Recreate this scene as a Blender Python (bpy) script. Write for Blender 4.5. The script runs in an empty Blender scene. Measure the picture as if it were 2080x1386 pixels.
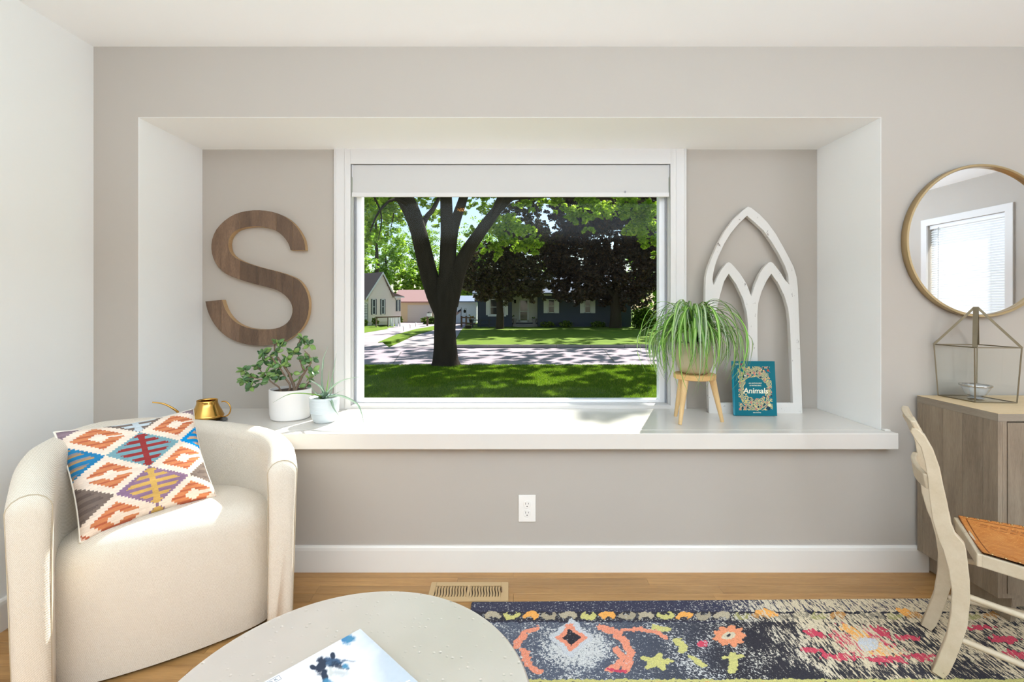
import bpy, bmesh, math, random
import numpy as np
from mathutils import Vector, Matrix
from mathutils.geometry import tessellate_polygon

random.seed(7)
rng = np.random.default_rng(7)
PI = math.pi
SC = bpy.context.scene
COL = SC.collection

# ------------------------------------------------------------------ camera
F, VX, VY, CAMD, CAMZ = 950.0, 1036.0, 618.0, 2.174, 1.24
cam_d = bpy.data.cameras.new('camera')
cam_d.sensor_width = 36.0
cam_d.lens = F / 2080.0 * 36.0
cam_d.shift_x = (1040 - VX) / 2080.0
cam_d.shift_y = -(693 - VY) / 2080.0
cam_d.clip_start = 0.05
cam_d.clip_end = 500
cam = bpy.data.objects.new('camera', cam_d)
cam.location = (0, -CAMD, CAMZ)
cam.rotation_euler = (PI / 2, 0, 0)
COL.objects.link(cam)
SC.camera = cam

# ------------------------------------------------------------------ world, sun, lights, exposure
SC.view_settings.view_transform = 'Standard'
SC.view_settings.look = 'None'
SC.view_settings.gamma = 1.0
SC.view_settings.use_curve_mapping = False
SC.view_settings.exposure = 0.0
SC.cycles.max_bounces = 10
SC.cycles.diffuse_bounces = 6
SC.cycles.glossy_bounces = 5
SC.cycles.transmission_bounces = 8
SC.cycles.transparent_max_bounces = 24
SC.cycles.sample_clamp_indirect = 4.0
SC.cycles.caustics_reflective = False
SC.cycles.caustics_refractive = False

SUN_AZ = math.radians(24)      # from +Y towards +X
SUN_EL = math.radians(44.2)
w = bpy.data.worlds.new('sky_world')
SC.world = w
w.use_nodes = True
nt = w.node_tree
bgn = nt.nodes['Background']
sky = nt.nodes.new('ShaderNodeTexSky')
sky.sky_type = 'NISHITA'
sky.sun_disc = False
sky.sun_elevation = SUN_EL
sky.sun_rotation = SUN_AZ
sky.air_density = 1.1
sky.dust_density = 0.6
sky.ozone_density = 1.6
nt.links.new(sky.outputs[0], bgn.inputs[0])
bgn.inputs[1].default_value = 0.155

sl = bpy.data.lights.new('sun', 'SUN')
sl.energy = 10.5
sl.angle = math.radians(0.6)
sl.color = (1.0, 0.97, 0.90)
so = bpy.data.objects.new('sun', sl)
sd = Vector((math.sin(SUN_AZ) * math.cos(SUN_EL), math.cos(SUN_AZ) * math.cos(SUN_EL), math.sin(SUN_EL)))
so.rotation_euler = sd.to_track_quat('Z', 'Y').to_euler()
so.location = (8, 20, 20)
COL.objects.link(so)

def area(name, loc, aim, sx, sy, power, col=(1, 1, 1)):
    l = bpy.data.lights.new(name, 'AREA')
    l.shape = 'RECTANGLE'
    l.size, l.size_y, l.energy, l.color = sx, sy, power, col
    o = bpy.data.objects.new(name, l)
    o.location = loc
    o.rotation_euler = (Vector(aim) - Vector(loc)).to_track_quat('-Z', 'Y').to_euler()
    COL.objects.link(o)
    return o
ROOM_L, ROOM_R, ROOM_B, CEIL = -1.936, 4.4, -6.0, 2.437
# light thrown up at the ceiling behind the camera (it bounces over the whole room), daylight behind the blinds
area('ceiling_bounce_light', (0.8, -3.5, 1.62), (0.8, -3.4, 4), 4.8, 3.0, 330, (0.665, 0.835, 1.0))
area('right_fill_light', (ROOM_R - 0.15, -4.55, 1.15), (0.0, 0.4, 1.35), 1.9, 2.0, 62, (0.84, 0.90, 1.0))  # fill light added inside the right wall; no door is built there
area('blind_daylight', (ROOM_R + 0.5, -2.6, 1.5), (ROOM_R - 1, -2.6, 1.4), 1.2, 1.5, 6, (0.95, 0.97, 1.0))

# ------------------------------------------------------------------ helpers
def Y(D):
    return D - CAMD

def A(px, py, D):
    return Vector(((px - VX) / F * D, D - CAMD, CAMZ - (py - VY) / F * D))

def onz(px, py, z):
    D = (CAMZ - z) * F / (py - VY)
    return A(px, py, D)

def tag(o, label=None, cat=None, group=None, kind=None):
    if label: o['label'] = label
    if cat: o['category'] = cat
    if group: o['group'] = group
    if kind: o['kind'] = kind
    return o

def empty(name, loc, label=None, cat=None, group=None, kind=None):
    o = bpy.data.objects.new(name, None)
    o.location = loc
    o.empty_display_size = 0.05
    COL.objects.link(o)
    return tag(o, label, cat, group, kind)

def link(name, me, mat=None, parent=None, loc=None):
    o = bpy.data.objects.new(name, me)
    COL.objects.link(o)
    if mat is not None and len(me.materials) == 0:
        me.materials.append(mat)
    if parent is not None:
        o.parent = parent
        L = Vector((0, 0, 0))
        p = parent
        while p is not None:
            L += p.location
            p = p.parent
        # mesh stays in world coordinates; ancestors carry pure translations
        o.location = -L if loc is None else Vector(loc) - L
    elif loc is not None:
        o.location = loc
    return o

class MB:
    """collects geometry in world coordinates and builds ONE mesh object"""
    def __init__(s, M=None):
        s.v, s.f, s.M = [], [], M
    def add(s, vs, fs, M=None):
        n = len(s.v)
        for v in vs:
            v = Vector(v)
            if M is not None: v = M @ v
            if s.M is not None: v = s.M @ v
            s.v.append(v)
        s.f += [tuple(i + n for i in f) for f in fs]
        return s
    def box(s, x0, x1, y0, y1, z0, z1, M=None):
        vs = [(x0, y0, z0), (x1, y0, z0), (x1, y1, z0), (x0, y1, z0), (x0, y0, z1), (x1, y0, z1), (x1, y1, z1), (x0, y1, z1)]
        return s.add(vs, [(3, 2, 1, 0), (4, 5, 6, 7), (0, 1, 5, 4), (1, 2, 6, 5), (2, 3, 7, 6), (3, 0, 4, 7)], M)
    def tube(s, pts, rad, n=10, caps=True, sx=1.0, up=None):
        pts = [Vector(p) for p in pts]
        m = len(pts)
        if not hasattr(rad, '__len__'): rad = [rad] * m
        vs, fs = [], []
        prev = None
        for i, p in enumerate(pts):
            t = (pts[min(i + 1, m - 1)] - pts[max(i - 1, 0)]).normalized()
            if prev is None:
                ref = Vector(up) if up is not None else (Vector((0, 0, 1)) if abs(t.z) < 0.9 else Vector((0, 1, 0)))
                a = t.cross(ref).normalized()
            else:
                a = (prev - t * prev.dot(t)).normalized()
            prev = a
            b = t.cross(a).normalized()
            for k in range(n):
                th = 2 * PI * k / n
                vs.append(p + (a * math.cos(th) * sx + b * math.sin(th)) * rad[i])
        for i in range(m - 1):
            for k in range(n):
                k2 = (k + 1) % n
                fs.append((i * n + k, i * n + k2, (i + 1) * n + k2, (i + 1) * n + k))
        if caps:
            fs.append(tuple(range(n - 1, -1, -1)))
            fs.append(tuple((m - 1) * n + k for k in range(n)))
        return s.add(vs, fs)
    def lathe(s, prof, cx=0, cy=0, cz=0, n=32, sx=1, sy=1, M=None, closed=False):
        vs, fs = [], []
        for (r, z) in prof:
            for k in range(n):
                th = 2 * PI * k / n
                vs.append((cx + r * math.cos(th) * sx, cy + r * math.sin(th) * sy, cz + z))
        m = len(prof)
        for i in range(m - 1 + (1 if closed else 0)):
            j = (i + 1) % m
            for k in range(n):
                k2 = (k + 1) % n
                fs.append((i * n + k, i * n + k2, j * n + k2, j * n + k))
        if not closed:
            if prof[0][0] > 1e-5: fs.append(tuple(range(n - 1, -1, -1)))
            if prof[-1][0] > 1e-5: fs.append(tuple((m - 1) * n + k for k in range(n)))
        return s.add(vs, fs, M)
    def beam(s, a, b, wx, wy, up=(0, 0, 1)):
        a, b = Vector(a), Vector(b)
        t = (b - a).normalized()
        u = t.cross(Vector(up))
        if u.length < 1e-4: u = t.cross(Vector((0, 1, 0)))
        u.normalize()
        q = t.cross(u).normalized()
        vs = []
        for p in (a, b):
            for sx_, sy_ in ((-1, -1), (1, -1), (1, 1), (-1, 1)):
                vs.append(p + u * sx_ * wx / 2 + q * sy_ * wy / 2)
        return s.add(vs, [(0, 1, 2, 3), (7, 6, 5, 4), (0, 4, 5, 1), (1, 5, 6, 2), (2, 6, 7, 3), (3, 7, 4, 0)])
    def mesh(s, name, smooth=False, bevel=0, seg=2, recalc=True):
        me = bpy.data.meshes.new(name)
        me.from_pydata([tuple(v) for v in s.v], [], s.f)
        bm = bmesh.new(); bm.from_mesh(me)
        if recalc: bmesh.ops.recalc_face_normals(bm, faces=bm.faces)
        if bevel:
            es = [e for e in bm.edges if len(e.link_faces) == 2 and e.calc_face_angle(0) > 0.5]
            bmesh.ops.bevel(bm, geom=es, offset=bevel, segments=seg, affect='EDGES', profile=0.5, clamp_overlap=True)
        if smooth:
            for f in bm.faces: f.smooth = True
            if smooth != 'all':
                for e in bm.edges:
                    if len(e.link_faces) == 2 and e.calc_face_angle(0) > 0.7: e.smooth = False
        bm.to_mesh(me); bm.free()
        return me
    def build(s, name, mat, parent=None, smooth=False, bevel=0, seg=2, recalc=True, kind=None, label=None):
        o = link(name, s.mesh(name, smooth, bevel, seg, recalc), mat, parent)
        if kind: o['kind'] = kind
        if label: o['label'] = label
        return o

def grid_mesh(name, P, Cc=None, smooth=True, extra=None, close_back=None):
    """P: (ny,nx,3) numpy; Cc: (ny,nx,3) linear colours on points"""
    ny, nx = P.shape[:2]
    idx = np.arange(ny * nx).reshape(ny, nx)
    q = np.stack([idx[:-1, :-1], idx[:-1, 1:], idx[1:, 1:], idx[1:, :-1]], -1).reshape(-1, 4)
    me = bpy.data.meshes.new(name)
    me.vertices.add(ny * nx)
    me.vertices.foreach_set('co', P.reshape(-1).astype(np.float32))
    me.loops.add(len(q) * 4)
    me.loops.foreach_set('vertex_index', q.reshape(-1).astype(np.int32))
    me.polygons.add(len(q))
    me.polygons.foreach_set('loop_start', np.arange(0, len(q) * 4, 4, dtype=np.int32))
    me.polygons.foreach_set('loop_total', np.full(len(q), 4, dtype=np.int32))
    me.polygons.foreach_set('use_smooth', np.full(len(q), smooth, dtype=bool))
    me.update(calc_edges=True)
    if Cc is not None:
        at = me.color_attributes.new('print', 'FLOAT_COLOR', 'POINT')
        c4 = np.ones((ny * nx, 4), np.float32)
        c4[:, :3] = Cc.reshape(-1, 3)
        at.data.foreach_set('color', c4.reshape(-1))
    if extra is not None:
        at = me.attributes.new('wear', 'FLOAT', 'POINT')
        at.data.foreach_set('value', extra.reshape(-1).astype(np.float32))
    me.validate()
    return me

def fast_mesh(name, V, Q, smooth=False):
    k = Q.shape[1]
    me = bpy.data.meshes.new(name)
    me.vertices.add(len(V)); me.vertices.foreach_set('co', V.reshape(-1).astype(np.float32))
    me.loops.add(len(Q) * k); me.loops.foreach_set('vertex_index', Q.reshape(-1).astype(np.int32))
    me.polygons.add(len(Q))
    me.polygons.foreach_set('loop_start', np.arange(0, len(Q) * k, k, dtype=np.int32))
    me.polygons.foreach_set('loop_total', np.full(len(Q), k, dtype=np.int32))
    me.polygons.foreach_set('use_smooth', np.full(len(Q), smooth, dtype=bool))
    me.update(calc_edges=True)
    return me

def poly_extrude(name, loops, depth, M, bevel=0.0):
    """loops: 2D outlines (outer first, holes after) -> solid mesh of given depth, local XY, z 0..depth, transformed by M"""
    cu = bpy.data.curves.new(name, 'CURVE')
    cu.dimensions = '2D'; cu.fill_mode = 'BOTH'; cu.extrude = depth / 2
    if bevel:
        cu.bevel_depth = bevel; cu.bevel_resolution = 1; cu.offset = -bevel; cu.extrude = depth / 2 - bevel
    for lp in loops:
        sp = cu.splines.new('POLY'); sp.points.add(len(lp) - 1)
        for i, (x, y) in enumerate(lp): sp.points[i].co = (x, y, 0, 1)
        sp.use_cyclic_u = True
    o = bpy.data.objects.new(name, cu); COL.objects.link(o)
    dg = bpy.context.evaluated_depsgraph_get(); dg.update()
    me = bpy.data.meshes.new_from_object(o.evaluated_get(dg))
    bpy.data.objects.remove(o, do_unlink=True); bpy.data.curves.remove(cu)
    me.transform(Matrix.Translation((0, 0, depth / 2)))
    me.transform(M)
    bm = bmesh.new(); bm.from_mesh(me)
    bmesh.ops.remove_doubles(bm, verts=bm.verts, dist=1e-5)
    bmesh.ops.recalc_face_normals(bm, faces=bm.faces)
    bm.to_mesh(me); bm.free()
    me.name = name; me.materials.clear()
    return me

def text_mesh(name, body, size, M, depth=0.0008, align='CENTER', shear=0.0, bold=0.0, spacing=1.0):
    cu = bpy.data.curves.new(name, 'FONT')
    cu.body = body; cu.size = size; cu.extrude = depth / 2; cu.align_x = align; cu.shear = shear; cu.offset = bold
    cu.space_character = spacing
    o = bpy.data.objects.new(name, cu); COL.objects.link(o)
    dg = bpy.context.evaluated_depsgraph_get(); dg.update()
    me = bpy.data.meshes.new_from_object(o.evaluated_get(dg))
    bpy.data.objects.remove(o, do_unlink=True)
    me.transform(M); me.name = name; me.materials.clear()
    return me

# ------------------------------------------------------------------ materials
def srgb(r, g, b):
    f = lambda c: (c / 255 / 12.92) if c / 255 <= 0.04045 else ((c / 255 + 0.055) / 1.055) ** 2.4
    return (f(r), f(g), f(b))

def new_mat(name):
    m = bpy.data.materials.new(name); m.use_nodes = True
    nt = m.node_tree
    return m, nt, nt.nodes['Principled BSDF']

def N(nt, typ, **kw):
    n = nt.nodes.new(typ)
    for k, v in kw.items():
        if k.startswith('i_'):
            key = k[2:]
            key = int(key) if key.isdigit() else key.replace('_', ' ')
            n.inputs[key].default_value = v
        else: setattr(n, k, v)
    return n

def mat(name, col, rough=0.5, metal=0.0, var=0.0, vscale=8.0, bump=0.0, bscale=60.0, spec=None, trans=0.0, emit=None, estr=0.0, stretch=None, coat=0.0, sheen=0.0):
    m, nt, p = new_mat(name)
    p.inputs['Base Color'].default_value = (*col, 1)
    p.inputs['Roughness'].default_value = rough
    p.inputs['Metallic'].default_value = metal
    if spec is not None: p.inputs['Specular IOR Level'].default_value = spec
    if trans: p.inputs['Transmission Weight'].default_value = trans
    if coat: p.inputs['Coat Weight'].default_value = coat
    if sheen: p.inputs['Sheen Weight'].default_value = sheen
    if emit:
        p.inputs['Emission Color'].default_value = (*emit, 1); p.inputs['Emission Strength'].default_value = estr
    tc = N(nt, 'ShaderNodeTexCoord'); src = tc.outputs['Object']
    if stretch:
        mp = N(nt, 'ShaderNodeMapping'); mp.inputs['Scale'].default_value = stretch
        nt.links.new(src, mp.inputs[0]); src = mp.outputs[0]
    if var:
        n = N(nt, 'ShaderNodeTexNoise'); n.inputs['Scale'].default_value = vscale; n.inputs['Detail'].default_value = 5
        nt.links.new(src, n.inputs['Vector'])
        mx = N(nt, 'ShaderNodeMix', data_type='RGBA')
        mx.inputs[6].default_value = (*[max(0, c * (1 - var)) for c in col], 1)
        mx.inputs[7].default_value = (*[min(1, c * (1 + var)) for c in col], 1)
        nt.links.new(n.outputs[0], mx.inputs[0]); nt.links.new(mx.outputs[2], p.inputs['Base Color'])
    if bump:
        n = N(nt, 'ShaderNodeTexNoise'); n.inputs['Scale'].default_value = bscale; n.inputs['Detail'].default_value = 4
        nt.links.new(src, n.inputs['Vector'])
        b = N(nt, 'ShaderNodeBump'); b.inputs['Strength'].default_value = bump; b.inputs['Distance'].default_value = 0.01
        nt.links.new(n.outputs[0], b.inputs['Height']); nt.links.new(b.outputs[0], p.inputs['Normal'])
    return m

def wood(name, c1, c2, scale=6, stretch=(1, 1, 1), rough=0.5, obj_random=0.0, bump=0.15, ring=3.0, dark=None, gloss=None, rand_off=20):
    """grain: stretched noise + distorted wave bands; obj_random varies tone per object"""
    m, nt, p = new_mat(name)
    tc = N(nt, 'ShaderNodeTexCoord'); oi = N(nt, 'ShaderNodeObjectInfo')
    off = N(nt, 'ShaderNodeVectorMath', operation='SCALE'); off.inputs[3].default_value = rand_off
    cmb = N(nt, 'ShaderNodeCombineXYZ')
    for i in range(3): nt.links.new(oi.outputs['Random'], cmb.inputs[i])
    nt.links.new(cmb.outputs[0], off.inputs[0])
    add = N(nt, 'ShaderNodeVectorMath', operation='ADD')
    nt.links.new(tc.outputs['Object'], add.inputs[0]); nt.links.new(off.outputs[0], add.inputs[1])
    mp = N(nt, 'ShaderNodeMapping'); mp.inputs['Scale'].default_value = stretch
    nt.links.new(add.outputs[0], mp.inputs[0])
    n1 = N(nt, 'ShaderNodeTexNoise'); n1.inputs['Scale'].default_value = scale; n1.inputs['Detail'].default_value = 8
    n1.inputs['Roughness'].default_value = 0.65; n1.inputs['Distortion'].default_value = 0.4
    nt.links.new(mp.outputs[0], n1.inputs['Vector'])
    n2 = N(nt, 'ShaderNodeTexNoise'); n2.inputs['Scale'].default_value = scale * ring * 6; n2.inputs['Detail'].default_value = 3
    nt.links.new(mp.outputs[0], n2.inputs['Vector'])
    cr = N(nt, 'ShaderNodeValToRGB')
    cr.color_ramp.elements[0].position = 0.3; cr.color_ramp.elements[0].color = (*c1, 1)
    cr.color_ramp.elements[1].position = 0.72; cr.color_ramp.elements[1].color = (*c2, 1)
    if dark:
        e = cr.color_ramp.elements.new(0.22); e.color = (*dark, 1)
    mixf = N(nt, 'ShaderNodeMix', data_type='FLOAT'); mixf.inputs[0].default_value = 0.3
    nt.links.new(n1.outputs[0], mixf.inputs[2]); nt.links.new(n2.outputs[0], mixf.inputs[3])
    nt.links.new(mixf.outputs[0], cr.inputs[0])
    last = cr.outputs[0]
    if obj_random:
        hs = N(nt, 'ShaderNodeHueSaturation')
        mr = N(nt, 'ShaderNodeMapRange'); mr.inputs[3].default_value = 1 - obj_random; mr.inputs[4].default_value = 1 + obj_random
        nt.links.new(oi.outputs['Random'], mr.inputs[0]); nt.links.new(mr.outputs[0], hs.inputs['Value'])
        nt.links.new(last, hs.inputs['Color']); last = hs.outputs[0]
    nt.links.new(last, p.inputs['Base Color'])
    p.inputs['Roughness'].default_value = rough
    b = N(nt, 'ShaderNodeBump'); b.inputs['Strength'].default_value = bump; b.inputs['Distance'].default_value = 0.003
    nt.links.new(mixf.outputs[0], b.inputs['Height']); nt.links.new(b.outputs[0], p.inputs['Normal'])
    return m

def print_mat(name, rough=0.6, weave=0.0, wscale=400, spec=0.5):
    m, nt, p = new_mat(name)
    a = N(nt, 'ShaderNodeVertexColor', layer_name='print')
    nt.links.new(a.outputs[0], p.inputs['Base Color'])
    p.inputs['Roughness'].default_value = rough
    p.inputs['Specular IOR Level'].default_value = spec
    if weave:
        tc = N(nt, 'ShaderNodeTexCoord')
        n = N(nt, 'ShaderNodeTexNoise'); n.inputs['Scale'].default_value = wscale; n.inputs['Detail'].default_value = 2
        nt.links.new(tc.outputs['Object'], n.inputs['Vector'])
        b = N(nt, 'ShaderNodeBump'); b.inputs['Strength'].default_value = weave; b.inputs['Distance'].default_value = 0.002
        nt.links.new(n.outputs[0], b.inputs['Height']); nt.links.new(b.outputs[0], p.inputs['Normal'])
    return m

def glass_mat(name, tint=(1, 1, 1), refl=1.0, ior=1.45):
    m, nt, p = new_mat(name)
    nt.nodes.remove(p)
    out = nt.nodes['Material Output']
    t = N(nt, 'ShaderNodeBsdfTransparent'); t.inputs[0].default_value = (*tint, 1)
    g = N(nt, 'ShaderNodeBsdfGlossy'); g.inputs['Roughness'].default_value = 0.0
    fr = N(nt, 'ShaderNodeFresnel'); fr.inputs[0].default_value = ior
    mu = N(nt, 'ShaderNodeMath', operation='MULTIPLY'); mu.inputs[1].default_value = refl
    mx = N(nt, 'ShaderNodeMixShader')
    ge = N(nt, 'ShaderNodeNewGeometry'); inv = N(nt, 'ShaderNodeMath', operation='SUBTRACT'); inv.inputs[0].default_value = 1.0
    nt.links.new(ge.outputs['Backfacing'], inv.inputs[1])
    m2 = N(nt, 'ShaderNodeMath', operation='MULTIPLY')
    nt.links.new(fr.outputs[0], mu.inputs[0]); nt.links.new(mu.outputs[0], m2.inputs[0]); nt.links.new(inv.outputs[0], m2.inputs[1]); nt.links.new(m2.outputs[0], mx.inputs[0])
    nt.links.new(t.outputs[0], mx.inputs[1]); nt.links.new(g.outputs[0], mx.inputs[2]); nt.links.new(mx.outputs[0], out.inputs[0])
    return m

def leaf_mat(name, cols, trans=0.35, rough=0.5, island=True, spec=0.3):
    m, nt, p = new_mat(name)
    out = nt.nodes['Material Output']
    cr = N(nt, 'ShaderNodeValToRGB')
    els = cr.color_ramp.elements
    els[0].color = (*cols[0], 1); els[1].color = (*cols[-1], 1)
    for i, c in enumerate(cols[1:-1]):
        e = els.new((i + 1) / (len(cols) - 1)); e.color = (*c, 1)
    if island:
        g = N(nt, 'ShaderNodeNewGeometry'); nt.links.new(g.outputs['Random Per Island'], cr.inputs[0])
    else:
        g = N(nt, 'ShaderNodeObjectInfo'); nt.links.new(g.outputs['Random'], cr.inputs[0])
    nt.links.new(cr.outputs[0], p.inputs['Base Color'])
    p.inputs['Roughness'].default_value = rough
    p.inputs['Specular IOR Level'].default_value = spec
    tr = N(nt, 'ShaderNodeBsdfTranslucent'); nt.links.new(cr.outputs[0], tr.inputs[0])
    mx = N(nt, 'ShaderNodeMixShader'); mx.inputs[0].default_value = trans
    nt.links.new(p.outputs[0], mx.inputs[1]); nt.links.new(tr.outputs[0], mx.inputs[2]); nt.links.new(mx.outputs[0], out.inputs[0])
    return m

M_wall = mat('wall_paint', srgb(180, 172, 162), 0.75, var=0.015, vscale=2.5, bump=0.03, bscale=350)
M_wall_side = M_wall
M_white = mat('white_trim_paint', srgb(226, 221, 213), 0.38, var=0.01, vscale=4)
M_reveal = mat('reveal_paint', srgb(240, 239, 237), 0.7, bump=0.02, bscale=300)
M_ceil = mat('ceiling_paint', srgb(247, 247, 246), 0.85, bump=0.02, bscale=200)
M_floorwood = wood('oak_floor', srgb(144, 102, 56), srgb(192, 148, 92), scale=5, stretch=(0.45, 7, 7), rough=0.38, obj_random=0.16, ring=2.0, bump=0.08, dark=srgb(120, 82, 44))
M_dark = mat('dark_void', srgb(30, 26, 22), 0.9)
M_vinyl = mat('white_vinyl', srgb(244, 245, 248), 0.3)
M_gasket = mat('grey_gasket', srgb(150, 152, 158), 0.5)
M_glass = glass_mat('window_glass', (0.975, 0.988, 0.98), 0.3)
M_shade = mat('roller_fabric', srgb(204, 202, 199), 0.8, bump=0.04, bscale=600)

# ------------------------------------------------------------------ room shell
def struct(name, mb, m, **kw):
    o = mb.build(name, m, **kw); o['kind'] = 'structure'; return o

AL, AR, AT, AD = -1.727, 1.724, 2.108, 2.626      # alcove left/right/top, alcove back depth
SZ = 0.655                                        # ledge top
WXL, WXR = -0.905, 0.912                          # rough opening of the window
WZB, WZT = 0.668, 2.03
T = 0.12
# front wall with the alcove opening
mb = MB()
mb.box(ROOM_L - T, AL - 0.0015, 0, T, 0, CEIL)
mb.box(AR + 0.0015, ROOM_R + T, 0, T, 0, CEIL)
mb.box(AL - 0.0015, AR + 0.0015, 0, T, AT + 0.0015, CEIL)
mb.box(AL - 0.0015, AR + 0.0015, 0, T, 0, SZ - 0.073)
struct('wall_front', mb, M_wall)
# alcove reveals, header, back
mb = MB(); mb.box(AL - 0.06, AL, 0.0005, Y(AD) + T, SZ - 0.02, AT + 0.02); struct('wall_alcove_left', mb, M_reveal)
mb = MB(); mb.box(AR, AR + 0.06, 0.0005, Y(AD) + T, SZ - 0.02, AT + 0.02); struct('wall_alcove_right', mb, M_reveal)
mb = MB(); mb.box(AL - 0.06, AR + 0.06, 0.0005, Y(AD) + T, AT, AT + 0.1); struct('ceiling_alcove', mb, M_ceil)
mb = MB()
yb = Y(AD)
mb.box(AL - 0.05, WXL, yb, yb + T, 0.4, AT + 0.02)
mb.box(WXR, AR + 0.05, yb, yb + T, 0.4, AT + 0.02)
mb.box(WXL, WXR, yb, yb + T, WZT, AT + 0.02)
mb.box(WXL, WXR, yb, yb + T, 0.4, WZB)
struct('wall_alcove_back', mb, M_wall)
mb = MB(); mb.box(ROOM_L - T, ROOM_L, ROOM_B - T, T, 0, CEIL); struct('wall_left', mb, mat('left_wall_paint', srgb(236, 235, 231), 0.75, bump=0.02, bscale=350))
WY0, WY1, WRB, WRT = -2.785, -2.005, 0.75, 2.063
mb = MB()
mb.box(ROOM_R, ROOM_R + T, ROOM_B, WY0, 0, CEIL); mb.box(ROOM_R, ROOM_R + T, WY1, 0, 0, CEIL)
mb.box(ROOM_R, ROOM_R + T, WY0, WY1, 0, WRB); mb.box(ROOM_R, ROOM_R + T, WY0, WY1, WRT, CEIL)
struct('wall_right', mb, M_wall)
mb = MB(); mb.box(ROOM_L - T, ROOM_R + T, ROOM_B - T, ROOM_B, 0, CEIL); struct('wall_rear', mb, M_wall)
mb = MB(); mb.box(ROOM_L - T, ROOM_R + T, ROOM_B - T, T, CEIL, CEIL + 0.1); struct('ceiling', mb, M_ceil)

# floor: sub floor with boards as parts
fl = struct('floor', MB().box(ROOM_L - T, ROOM_R + T, ROOM_B - T, T, -0.10, -0.013), M_dark)
PW = 0.0572
REG = (-0.347, -0.007, Y(1.944), Y(2.074))        # floor register footprint x0,x1,y0,y1
board_me = {}
def board(L):
    k = round(L, 3)
    if k not in board_me:
        board_me[k] = MB().box(0, L, 0, PW - 0.0008, -0.013, 0).mesh('board', bevel=0.0006, seg=1)
        board_me[k].materials.append(M_floorwood)
    return board_me[k]
row = 0
yy = 0.0
while yy > -1.15 - 0.01:
    y0 = yy - PW
    x = ROOM_L
    first = True
    while x < 3.0 - 0.01:
        L = random.choice([0.85, 1.1, 1.4, 1.75]) if not first else random.choice([0.3, 0.55, 0.85, 1.1])
        first = False
        if x + L > 3.2: L = round(3.2 - x, 3)
        if L < 0.05: break
        link('board', board(L), None, fl, (x, y0, 0))
        x = x + L + 0.0006
    yy -= PW
    row += 1
mb = MB()
yy2 = yy
while yy2 > ROOM_B:
    mb.box(ROOM_L, ROOM_R, max(yy2 - PW + 0.0008, ROOM_B), yy2, -0.013, 0); yy2 -= PW
yy3 = 0
while yy3 > yy:
    mb.box(3.2, ROOM_R, yy3 - PW + 0.0008, yy3, -0.013, 0); yy3 -= PW
mb.build('far_boards', M_floorwood, fl, kind='stuff')

# baseboards
def baseboard(name, x0, x1, y, axis='x', side=1):
    pr = [(0, 0), (0.015, 0), (0.015, 0.100), (0.013, 0.112), (0.008, 0.119), (0, 0.120)]
    mb = MB()
    if axis == 'x':
        vs = [(x0, y - d, z) for d, z in pr] + [(x1, y - d, z) for d, z in pr]
    else:
        vs = [(y + side * d, x0, z) for d, z in pr] + [(y + side * d, x1, z) for d, z in pr]
    n = len(pr)
    fs = [(i, (i + 1) % n, n + (i + 1) % n, n + i) for i in range(n)] + [tuple(range(n))[::-1], tuple(range(n, 2 * n))]
    mb.add(vs, fs)
    return struct(name, mb, M_white, smooth=False)
baseboard('baseboard_front', ROOM_L + 0.015, 1.935, 0.0)
baseboard('baseboard_left', ROOM_B, -0.0005, ROOM_L, 'y', 1)
baseboard('baseboard_right', ROOM_B, -0.0005, ROOM_R, 'y', -1)

# ledge (window seat shelf)
M_ledge = mat('white_ledge_paint', srgb(216, 210, 202), 0.22, var=0.012, vscale=3, bump=0.03, bscale=25, coat=0.15)
mb = MB()
mb.box(AL + 0.0005, AR - 0.0005, -0.001, Y(AD) - 0.0005, SZ - 0.073, SZ)
mb.box(-1.757, 1.757, -0.061, -0.0008, SZ - 0.073, SZ)
led = struct('trim_1', mb, M_ledge, bevel=0.004, seg=3)
# little scribe mould where ledge meets the right wall
mb = MB(); mb.box(1.7245, 1.752, -0.022, -0.0008, SZ + 0.0002, SZ + 0.006)
struct('trim_2', mb, M_white, bevel=0.002)

# ------------------------------------------------------------------ window_1
w1 = empty('window_1', (0, Y(AD), WZB), kind='structure')
M_casing = mat('casing_paint', srgb(216, 213, 210), 0.4)
def casing_vert(xo, xi):
    s = 1 if xi > xo else -1
    W = abs(xi - xo)
    prof = [(0, 0), (0, -0.018), (0.010, -0.020), (0.013, -0.016), (0.055, -0.014), (0.060, -0.019), (0.068, -0.019), (W, -0.010), (W, 0)]
    vs = []
    for z in (SZ, AT):
        vs += [(xo + s * a, Y(AD) + b, z) for a, b in prof]
    n = len(prof)
    fs = [(i, i + 1, n + i + 1, n + i) for i in range(n - 1)] + [tuple(range(n)), tuple(range(n, 2 * n))]
    return MB().add(vs, fs)
casing_vert(-0.982, -0.892).build('casing', M_casing, w1)
casing_vert(0.984, 0.898).build('casing', M_casing, w1)
MB().box(-0.892, 0.898, Y(AD) - 0.014, Y(AD), 2.025, AT).build('head_casing', M_casing, w1)
MB().box(-0.892, 0.898, Y(AD) - 0.010, Y(AD) + 0.001, SZ, 0.672).build('stool_trim', M_casing, w1)
# jamb liner
yg = Y(2.70)
mb = MB()
mb.box(WXL, -0.892, Y(AD) - 0.004, yg + 0.05, WZB, WZT); mb.box(0.898, WXR, Y(AD) - 0.004, yg + 0.05, WZB, WZT)
mb.box(WXL, WXR, Y(AD), yg + 0.05, WZT, WZT + 0.02)
mb.box(WXL, WXR, Y(AD), yg + 0.05, WZB - 0.01, WZB + 0.006)
mb.build('jamb', M_casing, w1)
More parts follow.
